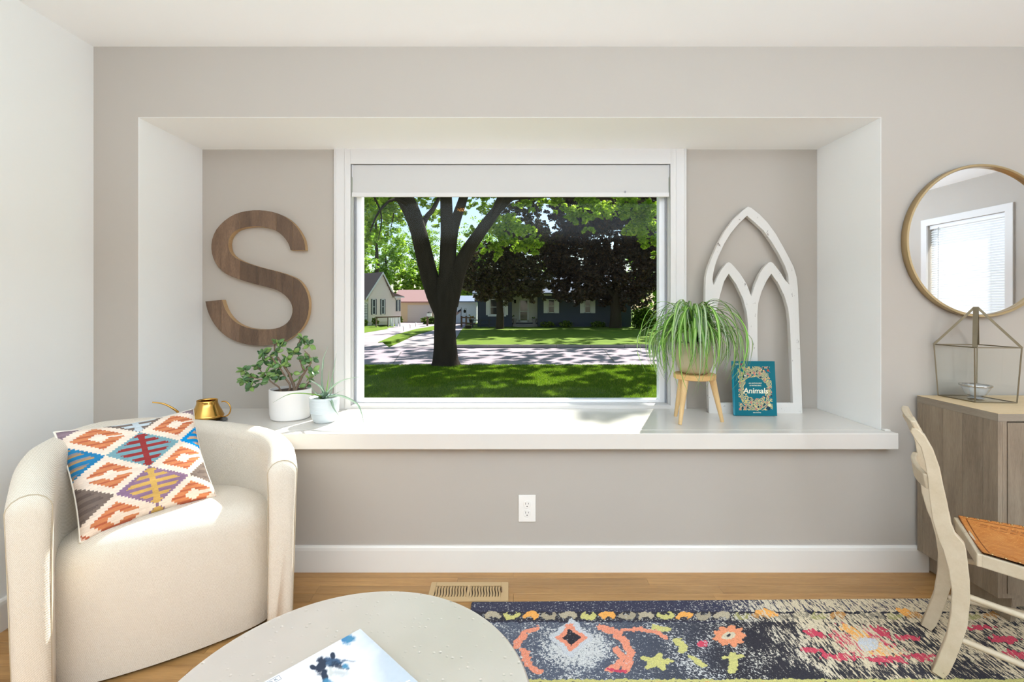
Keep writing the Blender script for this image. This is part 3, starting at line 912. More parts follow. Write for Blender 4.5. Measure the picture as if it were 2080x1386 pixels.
# ------------------------------------------------------------------ kilim cushion
def cushion():
    BL, BR = A(163, 1103, 1.53), A(440, 1010, 1.85)
    TR, TL = A(392, 832, 1.90), A(110, 878, 1.64)
    n = 260
    u = np.linspace(0, 1, n); v = np.linspace(0, 1, n)
    U, V = np.meshgrid(u, v)
    def bil(a, b, c, d): return ((1 - U) * (1 - V))[..., None] * np.array(a) + (U * (1 - V))[..., None] * np.array(b) + (U * V)[..., None] * np.array(c) + ((1 - U) * V)[..., None] * np.array(d)
    B = bil(BL, BR, TR, TL)
    nrm = (BR - BL).cross(TL - BL).normalized()
    nr = np.array(nrm)
    # pinch the sides inwards between the corners
    cu, cv = (U - 0.5) * 2, (V - 0.5) * 2
    e1 = np.array((BR - BL)) ; e2 = np.array((TL - BL))
    B = B - (cu * (1 - cv ** 2) * 0.035)[..., None] * e1 - (cv * (1 - cu ** 2) * 0.045)[..., None] * e2
    puff = (np.clip((1 - cu ** 4), 0, 1) ** 0.55) * (np.clip((1 - cv ** 4), 0, 1) ** 0.55)
    wr = 0.0035 * np.sin(9 * U + 5 * V) * (np.abs(cu * cv)) + 0.003 * np.sin(26 * U) * np.clip(-cv, 0, 1) ** 3
    Pf = B + ((0.062 * puff) + wr)[..., None] * nr
    Pb = B - (0.045 * puff)[..., None] * nr
    # kilim pattern
    rows = 62
    Vq = (np.floor((V + 0.03 * np.sin(U * 3)) * rows) + 0.5) / rows
    cream = np.array(srgb(232, 214, 196)); orange = np.array(srgb(204, 130, 88)); rust = np.array(srgb(182, 100, 72))
    teal = np.array(srgb(118, 158, 166)); red = np.array(srgb(146, 58, 58)); pur = np.array(srgb(140, 112, 138)); yel = np.array(srgb(202, 164, 92))
    blue = np.array(srgb(44, 122, 166)); brt = np.array(srgb(20, 140, 205)); grey = np.array(srgb(122, 108, 100)); mauve = np.array(srgb(140, 120, 128))
    C = np.empty((n, n, 3)); C[:] = cream
    au, av = 0.285, 0.195
    rowi = np.floor(V * rows)
    def cell(cu_, cv_):
        return np.abs(U - cu_) / au + np.abs(Vq - cv_) / av
    bigs = [(0.52, 0.665, teal, red), (0.52, 0.275, pur, yel), (-0.05, 0.665, blue, np.array(srgb(176, 140, 96))), (-0.05, 0.275, grey, grey * 0.55),
            (1.09, 0.665, brt, np.array(srgb(220, 170, 120))), (1.09, 0.275, grey, grey * 0.55), (0.52, 1.055, grey, np.array(srgb(190, 200, 205))), (-0.05, 1.055, mauve, mauve * 0.75), (1.09, 1.055, mauve, grey),
            (0.52, -0.115, pur, yel), (-0.05, -0.115, rust, cream), (1.09, -0.115, rust, cream)]
    for (a, b, c1, c2) in bigs:
        d = cell(a, b); m = d < 1.0
        C[m] = c1
        du, dv = np.abs(U - a), np.abs(Vq - b)
        comb = (rowi % 4 < 2) & (du < (1 - dv / av) * 0.215) & m
        C[comb] = c2 if a == 0.52 else (c1 * 0.4 + c2 * 0.6)
        if a != 0.52 and b == 0.665:
            C[comb & (rowi % 4 == 0)] = c2
        spine = m & (du < 0.022 + 0.035 * np.clip(dv / av - 0.55, 0, 1) ) & (dv < av * 0.82)
        if a == 0.52: C[spine] = c2
    for a in (0.235, 0.805):
        for b in (0.86, 0.47, 0.08):
            d = cell(a, b)
            m = d < 1.0
            C[m] = cream
            ring = (d < 0.66) & (d > 0.27)
            C[ring] = orange
            C[ring & (rowi % 3 == 0)] = rust
            slit = ring & (np.abs(Vq - b) < 0.011) & (U > a - (1 if a > 0.5 else 1)) & ((U > a) if b != 0.47 or a > 0.5 else (U < a + 1))
            C[slit] = cream
    nz = rng.normal(0, 1, (rows * 4, 40))
    tint = nz[(V * (rows * 4 - 1)).astype(int), (U * 39).astype(int)]
    C = C * (1 + 0.05 * tint[..., None])
    C = C * (1 - 0.10 * ((V * rows * 2) % 1 < 0.25)[..., None])
    cs = empty('cushion', ((BL + BR) / 2), 'kilim cushion of orange, teal and purple diamonds leaning in the cream armchair', 'cushion')
    M_k = print_mat('kilim_weave', 0.9, weave=0.5, wscale=420, spec=0.1)
    link('cushion_front', grid_mesh('cushion_front', Pf, np.clip(C, 0, 1)), M_k, cs)
    s_ = 6
    Cb = np.empty((n, n, 3)); Cb[:] = np.array(srgb(225, 215, 200))
    link('cushion_back', grid_mesh('cushion_back', Pb[::s_, ::s_][:, ::-1], Cb[::s_, ::s_]), M_k, cs)
    rim = [Vector(B[0, i]) for i in range(0, n, 8)] + [Vector(B[i, n - 1]) for i in range(0, n, 8)] + [Vector(B[n - 1, i]) for i in range(n - 1, -1, -8)] + [Vector(B[i, 0]) for i in range(n - 1, -1, -8)]
    rim.append(rim[0])
    MB().tube(rim, 0.0035, 8).build('piping', mat('cream_piping', srgb(228, 220, 206), 0.85), cs, smooth='all')
cushion()

# ------------------------------------------------------------------ coffee table
CTX, CTD, CTR, CTZ = -0.329, 0.915, 0.377, 0.45
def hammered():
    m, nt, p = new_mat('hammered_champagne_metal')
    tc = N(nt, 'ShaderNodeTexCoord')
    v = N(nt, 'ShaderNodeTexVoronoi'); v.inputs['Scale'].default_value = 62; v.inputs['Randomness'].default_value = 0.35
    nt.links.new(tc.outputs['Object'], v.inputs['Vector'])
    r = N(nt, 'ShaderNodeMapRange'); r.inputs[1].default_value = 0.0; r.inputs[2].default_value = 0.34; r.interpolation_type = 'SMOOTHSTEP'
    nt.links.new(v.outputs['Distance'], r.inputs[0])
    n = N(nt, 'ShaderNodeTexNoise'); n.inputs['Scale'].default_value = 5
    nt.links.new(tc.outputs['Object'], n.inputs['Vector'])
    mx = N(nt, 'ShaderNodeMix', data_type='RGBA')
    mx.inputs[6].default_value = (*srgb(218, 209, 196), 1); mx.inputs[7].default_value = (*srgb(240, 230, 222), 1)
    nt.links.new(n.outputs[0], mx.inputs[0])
    sp = N(nt, 'ShaderNodeMapRange'); sp.inputs[1].default_value = 0.10; sp.inputs[2].default_value = 0.20; sp.inputs[3].default_value = 1.0; sp.inputs[4].default_value = 0.0  # pale spot per dimple: hammered relief shading put into the colour
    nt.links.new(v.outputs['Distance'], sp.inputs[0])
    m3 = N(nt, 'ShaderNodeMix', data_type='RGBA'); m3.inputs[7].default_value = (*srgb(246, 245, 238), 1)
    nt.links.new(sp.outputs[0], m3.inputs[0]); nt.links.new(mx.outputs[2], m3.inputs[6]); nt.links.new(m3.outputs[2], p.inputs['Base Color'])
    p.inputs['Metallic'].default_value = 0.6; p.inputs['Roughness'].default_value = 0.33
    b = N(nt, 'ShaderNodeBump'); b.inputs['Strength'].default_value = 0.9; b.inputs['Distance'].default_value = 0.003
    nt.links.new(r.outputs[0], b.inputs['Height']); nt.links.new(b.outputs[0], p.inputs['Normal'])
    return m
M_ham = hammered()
ct = empty('coffee_table', (CTX, Y(CTD), 0), 'round hammered pale metal coffee table in the foreground', 'table')
R = CTR
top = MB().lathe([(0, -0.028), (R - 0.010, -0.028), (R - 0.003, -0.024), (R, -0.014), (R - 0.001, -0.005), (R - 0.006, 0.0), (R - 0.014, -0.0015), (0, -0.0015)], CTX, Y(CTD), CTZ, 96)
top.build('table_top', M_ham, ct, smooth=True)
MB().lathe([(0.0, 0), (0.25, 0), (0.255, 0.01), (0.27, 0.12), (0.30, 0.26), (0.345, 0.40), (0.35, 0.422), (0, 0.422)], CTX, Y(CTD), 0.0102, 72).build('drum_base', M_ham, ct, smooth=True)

# ------------------------------------------------------------------ horse book on the table
def horse_book():
    z0 = CTZ
    O = onz(732, 1277, z0 + 0.016)                 # top-right corner of the cover
    e = (onz(535, 1386, z0 + 0.016) - O).normalized()   # along the cover's top edge towards its left corner
    g = Vector((-e.y, e.x, 0)).normalized()              # down the cover
    if g.x < 0: g = -g
    W_, H_ = 0.235, 0.285
    Mt = Matrix(((-e.x, -g.x, 0, O.x), (-e.y, -g.y, 0, O.y), (0, 0, 1, z0), (0, 0, 0, 1)))  # local x: left->right (0 at the right edge, negative left), y: up
    bk = empty('horse_book', (O.x, O.y, z0), 'pale book with a dark horse head on its cover on the coffee table', 'book')
    mb = MB(); mb.add([(Mt @ Vector(p)) for p in [(-W_, -H_, 0.003), (-0.004, -H_ + 0.003, 0.003), (-0.004, -0.003, 0.003), (-W_, -0.003, 0.003), (-W_, -H_ + .003, 0.013), (-0.004, -H_ + .003, 0.013), (-0.004, -0.003, 0.013), (-W_, -0.003, 0.013)]],
                      [(3, 2, 1, 0), (4, 5, 6, 7), (0, 1, 5, 4), (1, 2, 6, 5), (2, 3, 7, 6), (3, 0, 4, 7)])
    mb.build('pages', mat('page_paper', srgb(238, 234, 226), 0.8), bk)
    M_cov = mat('book_board', srgb(200, 202, 206), 0.35)
    mb = MB()
    for za, zb in ((0.0003, 0.0029), (0.0131, 0.0152)):
        vs = [(Mt @ Vector(p)) for p in [(-W_, -H_, za), (0, -H_, za), (0, 0, za), (-W_, 0, za), (-W_, -H_, zb), (0, -H_, zb), (0, 0, zb), (-W_, 0, zb)]]
        mb.add(vs, [(3, 2, 1, 0), (4, 5, 6, 7), (0, 1, 5, 4), (1, 2, 6, 5), (2, 3, 7, 6), (3, 0, 4, 7)])
    mb.build('cover', M_cov, bk)
    # printed picture
    nx, ny = 300, 340
    xs = np.linspace(-W_ + 0.0005, -0.0005, nx); ys_ = np.linspace(-H_ + 0.0005, -0.0005, ny)
    X, Yl = np.meshgrid(xs, ys_)
    Px = O.x + (-e.x) * X + (-g.x) * Yl; Py = O.y + (-e.y) * X + (-g.y) * Yl
    D = Py + CAMD
    u = VX + Px / D * F; v = VY + (CAMZ - z0 - 0.016) * F / D      # chart of the picture's layout
    base = np.array(srgb(226, 226, 230)); C = np.empty(X.shape + (3,)); C[:] = base
    g_ = np.random.default_rng(5)
    def fbm(s, seed):
        gg = np.random.default_rng(seed); r = np.zeros_like(X)
        for k in range(14):
            f_ = s * (1.6 ** (k % 4)); a_ = 1 / (1.5 ** (k % 4))
            th = gg.uniform(0, 6.28)
            r += a_ * np.sin(f_ * (X * math.cos(th) + Yl * math.sin(th)) + gg.uniform(0, 6.28))
        return r / 5
    w = fbm(60, 3); w2 = fbm(300, 8)
    # cool grey wash on the right
    k = np.clip((u - 700 - (v - 1280) * 0.35 + 14 * w) / 55, 0, 1)[..., None] * 0.85
    C = C * (1 - k) + np.array(srgb(176, 185, 194)) * k
    k = np.exp(-(((u - 740) / 26) ** 2 + ((v - 1345) / 30) ** 2))[..., None] * 0.8
    C = C * (1 - k) + np.array(srgb(220, 220, 224)) * k
    def blob(cx, cy, rx, ry, col, rot=0, soft=0.35, k=1.0, n_=0.25):
        nonlocal C
        c, s = math.cos(rot), math.sin(rot)
        dx, dy = u - cx, v - cy
        d = np.hypot((dx * c + dy * s) / rx, (-dx * s + dy * c) / ry) + n_ * w2
        a = (np.clip((1 - d) / soft, 0, 1) * k)[..., None]
        C = C * (1 - a) + np.array(col) * a
    ink = srgb(40, 52, 72); inkb = srgb(60, 86, 114); bl = srgb(74, 134, 168)
    blob(708, 1299, 17, 12, bl, -0.4, 0.5); blob(700, 1298, 9, 10, srgb(70, 128, 170), 0, 0.5)
    blob(672, 1345, 30, 11, inkb, 0.1); blob(652, 1352, 12, 22, ink, 0.2); blob(660, 1375, 8, 26, ink, -0.1)
    blob(676, 1332, 6.5, 8, ink, 0, 0.3, 1, 0.1); blob(636, 1356, 8.5, 6, ink, 0.2, 0.3, 1, 0.1)
    blob(685, 1352, 26, 8, ink, 0.35, 0.6, 0.9, 0.6); blob(702, 1353, 9, 8, bl, 0, 0.6)
    blob(692, 1367, 24, 10, srgb(186, 188, 188), 0.1, 0.7, 0.9); blob(665, 1384, 14, 8, bl, 0.1, 0.6, 0.9)
    blob(672, 1366, 7, 12, srgb(196, 196, 192), 0.1, 0.5); blob(700, 1342, 22, 3, inkb, 0.1, 0.8, 0.8, 0.5)
    C = np.clip(C * (1 + 0.02 * w2[..., None]), 0, 1)
    P = np.stack([Px, Py, np.full_like(X, z0 + 0.0157)], -1)
    link('cover_print', grid_mesh('cover_print', P, C, smooth=False), print_mat('glossy_print', 0.25), bk)
    # small publisher's box, rotated with the cover, and start of the white title
    def at(px, py): return onz(px, py, z0 + 0.016)
    Rt = Matrix(((-e.x, -g.x * 1, 0, 0), (-e.y, -g.y * 1, 0, 0), (0, 0, 1, 0), (0, 0, 0, 1)))
    c0 = at(556, 1386); 
    Mt2 = Matrix.Translation((c0.x, c0.y, z0 + 0.0162)) @ Rt
    link('cover_lettering', text_mesh('cover_lettering', 'D K', 0.010, Mt2, 0.0003), mat('grey_ink', srgb(120, 122, 126), 0.5), bk)
    mb = MB()
    for (a_, b_) in (((-0.014, -0.003), (0.014, -0.003)), ((0.014, -0.003), (0.014, 0.010)), ((0.014, 0.010), (-0.014, 0.010)), ((-0.014, 0.010), (-0.014, -0.003))):
        mb.beam(Mt2 @ Vector((*a_, 0)), Mt2 @ Vector((*b_, 0)), 0.0006, 0.0003)
    mb.build('lettering_border', bpy.data.materials['grey_ink'], bk)
    c1 = at(836, 1400)
    Mt3 = Matrix.Translation((c1.x, c1.y, z0 + 0.0162)) @ Rt
    link('cover_title', text_mesh('cover_title', 'C', 0.034, Mt3, 0.0003), mat('white_ink', srgb(240, 240, 240), 0.5), bk)
horse_book()

# ------------------------------------------------------------------ wooden letter S
def letter_S():
    zp = [(587,342),(580,290),(555,240),(520,195),(470,158),(410,135),(340,126),(270,130),(205,148),(150,183),(105,230),(82,285),(78,335),(88,385),(115,435),(160,472),(220,497),(300,522),(370,540),(430,558),(475,585),(505,620),(518,660),(512,700),(490,735),(450,760),(400,771),(330,772),(270,762),(220,740),(180,705),(152,660),(136,612),(46,620),(58,670),(80,720),(115,770),(160,810),(215,838),(280,855),(340,860),(410,855),(470,840),(520,810),(565,770),(595,715),(606,655),(603,600),(585,550),(550,505),(500,480),(440,460),(350,437),(270,412),(210,385),(178,350),(170,305),(180,270),(205,240),(245,222),(310,213),(370,218),(425,235),(465,265),(495,305),(507,342)]
    Dd = 2.590
    th = 0.032
    pts = []
    for (a, b) in zp:
        q = A(400 + a / 2.667, 380 + b / 2.667, Dd)
        pts.append((q.x, q.z))
    # smooth the closed outline a little (keep the four terminal corners)
    corners = {0, 32, 33, len(pts) - 1}
    out = []
    for i, p in enumerate(pts):
        q = pts[(i + 1) % len(pts)]
        out.append(p)
        if i in corners and (i + 1) % len(pts) in corners: continue
        a, d = pts[i - 1], pts[(i + 2) % len(pts)]
        if i in corners: a = p
        if (i + 1) % len(pts) in corners: d = q
        out.append(tuple((-a[k] + 9 * p[k] + 9 * q[k] - d[k]) / 16 for k in range(2)))
    ctr = Vector((sum(p[0] for p in out) / len(out), Y(AD), sum(p[1] for p in out) / len(out)))
    S = empty('letter_s', ctr, 'large letter S of dark reclaimed wood strips hung left of the window', 'wall letter')
    M_f = wood('reclaimed_wood', srgb(70, 52, 40), srgb(136, 108, 84), scale=7, stretch=(3.0, 1, 0.5), rough=0.7, obj_random=0.32, ring=3, bump=0.35, dark=srgb(48, 35, 26), rand_off=31)
    M_edge = wood('sawn_edge', srgb(162, 128, 90), srgb(196, 164, 122), scale=8, stretch=(1, 1, 1), rough=0.7)
    xs = [A(400 + x / 2.667, 0, Dd).x for x in (20, 132, 232, 335, 430, 520, 640)]
    for a, b in zip(xs[:-1], xs[1:]):
        bm = bmesh.new()
        vs = [bm.verts.new((x, 0, z)) for x, z in out]
        for tri in tessellate_polygon([[Vector((x, z, 0)) for x, z in out]]):
            bm.faces.new([vs[i] for i in tri])
        g_ = lambda: bm.verts[:] + bm.edges[:] + bm.faces[:]
        gap = 0.0004
        bmesh.ops.bisect_plane(bm, geom=g_(), plane_co=(a + gap, 0, 0), plane_no=(1, 0, 0), clear_inner=True)
        bmesh.ops.bisect_plane(bm, geom=g_(), plane_co=(b - gap, 0, 0), plane_no=(1, 0, 0), clear_outer=True)
        # islands
        left = set(bm.faces)
        while left:
            st = [left.pop()]; isl = set(st)
            while st:
                fc = st.pop()
                for e in fc.edges:
                    for g2 in e.link_faces:
                        if g2 in left: left.discard(g2); isl.add(g2); st.append(g2)
            jit = random.uniform(-0.0008, 0.0008)
            nb = bmesh.new(); mp = {}
            yf, yb_ = Y(Dd) + jit, Y(AD) - 0.0006
            bd = {}
            def nv(v, y):
                k = (v, y)
                if k not in mp: mp[k] = nb.verts.new((v.co.x, y, v.co.z))
                return mp[k]
            cnt = {}
            for fc in isl:
                for e in fc.edges: cnt[e] = cnt.get(e, 0) + 1
            for fc in isl:
                f1 = nb.faces.new([nv(v, yf) for v in fc.verts]); f1.material_index = 0
                f2 = nb.faces.new([nv(v, yb_) for v in reversed(fc.verts)]); f2.material_index = 1
            for e, c in cnt.items():
                if c == 1:
                    v1, v2 = e.verts
                    fq = nb.faces.new([nv(v1, yf), nv(v2, yf), nv(v2, yb_), nv(v1, yb_)]); fq.material_index = 1
            bmesh.ops.recalc_face_normals(nb, faces=nb.faces)
            me = bpy.data.meshes.new('plank'); nb.to_mesh(me); nb.free()
            me.materials.append(M_f); me.materials.append(M_edge)
            link('plank', me, None, S)
        bm.free()
letter_S()

# ------------------------------------------------------------------ arch frame
def arch():
    z6 = lambda a, b: (1410 + a / 6.026, 410 + b / 6.026)
    z5 = lambda a, b: (1270 + a / 2.887, 400 + b / 2.887)
    outer = [z6(660,65), z6(700,82), z6(800,160), z6(900,262), z6(1000,400), z6(1090,560), z6(1160,690), z6(1220,810), z6(1255,930), z6(1270,1060), z5(1016,620), z5(1024,850), z5(1040,1278), z5(492,1278), z5(478,900), z5(468,620), z6(138,1060), z6(142,930), z6(168,815), z6(212,700), z6(280,540), z6(370,372), z6(480,222), z6(600,110)]
    up = [z6(648,180), z6(740,258), z6(850,360), z6(950,500), z6(1040,650), z6(1110,790), z6(1150,900), z6(1165,1022), z6(1110,960), z6(1060,880), z6(1000,800), z6(965,757), z6(935,745), z6(905,757), z6(850,815), z6(800,895), z6(750,1010), z6(700,1165), z6(640,1010), z6(565,890), z6(490,800), z6(450,760), z6(425,748), z6(395,760), z6(340,830), z6(290,920), z6(240,1030), z6(225,960), z6(235,880), z6(260,780), z6(300,670), z6(370,520), z6(450,390), z6(550,270)]
    rl = [z5(857,455), z5(900,515), z5(935,590), z5(955,660), z5(965,740), z5(972,900), z5(985,1212), z5(782,1212), z5(776,900), z5(775,700), z5(780,630), z5(800,560), z5(830,495)]
    ll = [z5(607,455), z5(650,515), z5(690,600), z5(712,680), z5(720,760), z5(722,970), z5(724,1212), z5(538,1212), z5(528,900), z5(530,750), z5(540,650), z5(556,580), z5(580,500)]
    Db, Dt = 2.505, 2.585
    zb = SZ; ybot, ytop = 842.7, 420.8
    H_ = CAMZ - (ytop - VY) / F * Dt - SZ
    def loc(p):
        t = (ybot - p[1]) / (ybot - ytop)
        D = Db + (Dt - Db) * t
        q = A(p[0], p[1], D)
        return (q.x - 1.305, (q.z - SZ) * math.hypot(H_, Dt - Db) / H_)
    loops = [[loc(p) for p in lp] for lp in (outer, up, rl, ll)]
    tilt = math.atan2(Dt - Db, H_)
    M = Matrix.Translation((1.305, Y(Db), SZ + 0.0035)) @ Matrix.Rotation(PI / 2 - tilt, 4, 'X')
    # local z of the curve points towards -Y after the turn; push thickness backwards
    M = M @ Matrix.Translation((0, 0, -0.028))
    me = poly_extrude('arch_frame', loops, 0.028, M, 0.0015)
    m, nt, p = new_mat('chippy_white_paint')
    tc = N(nt, 'ShaderNodeTexCoord')
    n = N(nt, 'ShaderNodeTexNoise'); n.inputs['Scale'].default_value = 26; n.inputs['Detail'].default_value = 7; n.inputs['Roughness'].default_value = 0.75
    mp = N(nt, 'ShaderNodeMapping'); mp.inputs['Scale'].default_value = (1.6, 1, 0.7)
    nt.links.new(tc.outputs['Object'], mp.inputs[0]); nt.links.new(mp.outputs[0], n.inputs['Vector'])
    cr = N(nt, 'ShaderNodeValToRGB')
    cr.color_ramp.elements[0].position = 0.345; cr.color_ramp.elements[0].color = (*srgb(96, 84, 76), 1)
    cr.color_ramp.elements[1].position = 0.36; cr.color_ramp.elements[1].color = (*srgb(212, 208, 202), 1)
    nt.links.new(n.outputs[0], cr.inputs[0]); nt.links.new(cr.outputs[0], p.inputs['Base Color'])
    p.inputs['Roughness'].default_value = 0.6
    b = N(nt, 'ShaderNodeBump'); b.inputs['Strength'].default_value = 0.2; b.inputs['Distance'].default_value = 0.003
    nt.links.new(n.outputs[0], b.inputs['Height']); nt.links.new(b.outputs[0], p.inputs['Normal'])
    o = link('arch_frame', me, m)
    # origin at the base
    me.transform(Matrix.Translation((-1.305, -Y(Db), -SZ))); o.location = (1.305, Y(Db), SZ)
    tag(o, 'chipped white gothic arch window frame leaning against the wall right of the window', 'frame')
arch()

# ------------------------------------------------------------------ teal book
def teal_book():
    Db, cx = 2.44, (1536 - VX) / F * 2.44
    W_, H_, T_ = 0.216, 0.283, 0.022
    tilt = math.radians(5)
    M = Matrix.Translation((cx, Y(Db), SZ + 0.0022)) @ Matrix.Rotation(math.radians(-1.5), 4, 'Z') @ Matrix.Rotation(-tilt, 4, 'X')
    # local: x right, z up, y into the room's wall; front at y=0
    bk = empty('picture_book', (cx, Y(Db), SZ), 'teal illustrated book titled Animals standing against the white arch', 'book')
    teal = srgb(16, 102, 116)
    M_t = mat('teal_cloth', teal, 0.6, var=0.05, spec=0.2)
    MB(M).box(-W_ / 2, W_ / 2, 0, 0.0025, 0, H_).build('front_cover', M_t, bk, bevel=0.0006, seg=1)
    MB(M).box(-W_ / 2, W_ / 2, T_ - 0.0025, T_, 0, H_).build('back_cover', M_t, bk, bevel=0.0006, seg=1)
    MB(M).box(-W_ / 2 - 0.0015, -W_ / 2 + 0.0015, 0.0002, T_ - 0.0002, 0, H_).build('spine', mat('cyan_spine', srgb(20, 160, 190), 0.2), bk, bevel=0.0006, seg=1)
    MB(M).box(-W_ / 2 + 0.002, W_ / 2 - 0.004, 0.0028, T_ - 0.0028, 0.003, H_ - 0.003).build('pages', mat('gilt_pages', srgb(214, 190, 130), 0.5), bk)
    n1, n2 = 240, 300
    xs = np.linspace(0, 1, n1); zs = np.linspace(0, 1, n2)
    U, V = np.meshgrid(xs, zs)
    C = np.empty(U.shape + (3,)); C[:] = np.array(teal)
    ax, az = (U - 0.5) * 2, (V - 0.5) * 2
    # wreath of curling creatures: cream strokes made from warped spirals
    g = np.random.default_rng(11)
    def warp(s, seed):
        gg = np.random.default_rng(seed); r = np.zeros_like(U)
        for k in range(10):
            th = gg.uniform(0, 6.28); f_ = s * gg.uniform(0.6, 1.6)
            r += np.sin(f_ * (U * math.cos(th) + V * 1.3 * math.sin(th)) + gg.uniform(0, 6.28))
        return r / 3.2
    w = warp(18, 1); w2 = warp(34, 2); w3 = warp(60, 3)
    rad = np.hypot(ax / 0.80, az / 0.83)
    inner = np.hypot((ax) / 0.54, (az - 0.02) / 0.40)
    band = (rad + 0.06 * w < 0.98) & (inner + 0.07 * w2 > 1.0) & (np.abs(ax) < 0.86) & (np.abs(az) < 0.87)
    # square up the corners with foliage
    corner = (np.abs(ax) < 0.80) & (np.abs(az) < 0.80) & (inner > 1.25) & (w + w2 > 0.1)
    ring = band | corner
    cream = np.array(srgb(214, 202, 152)); gold = np.array(srgb(196, 178, 110)); pk = np.array(srgb(190, 120, 110)); dk = np.array(srgb(24, 56, 74))
    curl = np.sin(9 * w + 7 * w2 + 26 * rad)
    C[ring & (curl > -0.25)] = cream
    C[ring & (curl > 0.55)] = gold
    C[ring & (np.abs(np.sin(14 * w2 + 9 * w3)) < 0.16)] = dk * 1.4
    C[ring & (w3 > 0.95)] = pk
    C[ring & (w3 < -1.15)] = dk
    for (a, b, r_, col) in ((0.80, 0.14, 0.05, dk), (0.83, 0.19, 0.035, cream), (0.23, 0.72, 0.035, dk), (0.27, 0.73, 0.015, np.array((0.9, 0.9, 0.9))), (0.83, 0.83, 0.028, np.array(srgb(178, 78, 50))), (0.2, 0.94, 0.03, np.array(srgb(130, 60, 90)))):
        C[np.hypot(U - a, (V - b) * 1.3) < r_] = col
    P = np.stack([-W_ / 2 + W_ * U, np.full_like(U, -0.0003), H_ * V], -1)
    R3 = np.array(M.to_3x3()); t3 = np.array(M.translation)
    P = P @ R3.T + t3
    link('cover_art', grid_mesh('cover_art', P, np.clip(C, 0, 1), smooth=False), print_mat('cover_ink', 0.6, spec=0.15), bk)
    gold_m = mat('cream_ink', srgb(236, 232, 206), 0.4)
    Rx = M @ Matrix.Rotation(PI / 2, 4, 'X')
    def tx(s, size, x, z, name='lettering', sh=0.0, bold=0.0, sp=1.0):
        link(name, text_mesh(name, s, size, Rx @ Matrix.Translation((x, z, 0.0009)), 0.0006, 'CENTER', sh, bold, sp), gold_m, bk)
    tx('AN ANTHOLOGY', 0.0085, 0.002, 0.165)
    tx('OF INTRIGUING', 0.0085, 0.002, 0.153)
    tx('Animals', 0.040, 0.002, 0.116, sh=0.12, bold=0.0004, name='title')
    tx('BEN HOARE', 0.0075, 0.005, 0.014)
    tx('DK', 0.012, -0.088, 0.264, name='logo_letters')
teal_book()

# ------------------------------------------------------------------ watering can
def watering_can():
    cx, D = -1.502, 2.32
    cy = Y(D); z0 = SZ
    M_b = mat('polished_brass', srgb(206, 160, 84), 0.16, metal=1.0, var=0.05, vscale=20)
    sc_ = empty('saucer', (cx + 0.01, cy, z0), 'dark slate saucer under the brass watering can', 'saucer')
    MB().lathe([(0, 0.0008), (0.055, 0.0008), (0.078, 0.006), (0.078, 0.009), (0.055, 0.006), (0, 0.006)], cx + 0.01, cy, z0, 40).build('saucer_dish', mat('slate_glaze', srgb(70, 74, 80), 0.35), sc_, smooth=True)
    wc = empty('watering_can', (cx, cy, z0 + 0.0065), 'small brass watering can with long thin spout on the left of the ledge', 'watering can')
    b = 0.0095
    MB().lathe([(0, 0), (0.058, 0), (0.068, 0.008), (0.073, 0.020), (0.0735, 0.024), (0.071, 0.028), (0.064, 0.044), (0.052, 0.068), (0.047, 0.082), (0.0455, 0.092), (0.046, 0.100), (0.0445, 0.100), (0.043, 0.092), (0.048, 0.070), (0.060, 0.044), (0.066, 0.026), (0.05, 0.008), (0, 0.006)], cx, cy, z0 + b, 48).build('body', M_b, wc, smooth='all')
    pts = []
    P0 = Vector((cx - 0.060, cy - 0.02, z0 + b + 0.028)); tip = A(309.5, 817.5, 2.20); mid = A(360, 836, 2.235)
    ctrl = [P0, Vector((cx - 0.11, cy - 0.052, z0 + 0.050)), mid, A(335, 821.5, 2.215), tip]
    for i in range(len(ctrl) - 1):
        a, p, q, d = ctrl[max(i - 1, 0)], ctrl[i], ctrl[i + 1], ctrl[min(i + 2, len(ctrl) - 1)]
        for k in range(6):
            t = k / 6
            pts.append(0.5 * ((2 * p) + (q - a) * t + (2 * a - 5 * p + 4 * q - d) * t * t + (-a + 3 * p - 3 * q + d) * t ** 3))
    pts.append(tip)
    n = len(pts)
    MB().tube(pts, [0.0075 - 0.0045 * i / (n - 1) for i in range(n)], 12).build('spout', M_b, wc, smooth=True)
    hp = []
    for k in range(15):
        a = -0.62 * PI + 1.22 * PI * k / 14
        hp.append((cx + 0.082 + 0.034 * math.cos(a) + (0 if a < 1 else 0), cy, z0 + b + 0.055 + 0.038 * math.sin(a)))
    hp = [(cx + 0.070, cy, z0 + b + 0.018)] + hp[1:] 
    MB().tube(hp, 0.0032, 10).build('handle', M_b, wc, smooth=True)
watering_can()

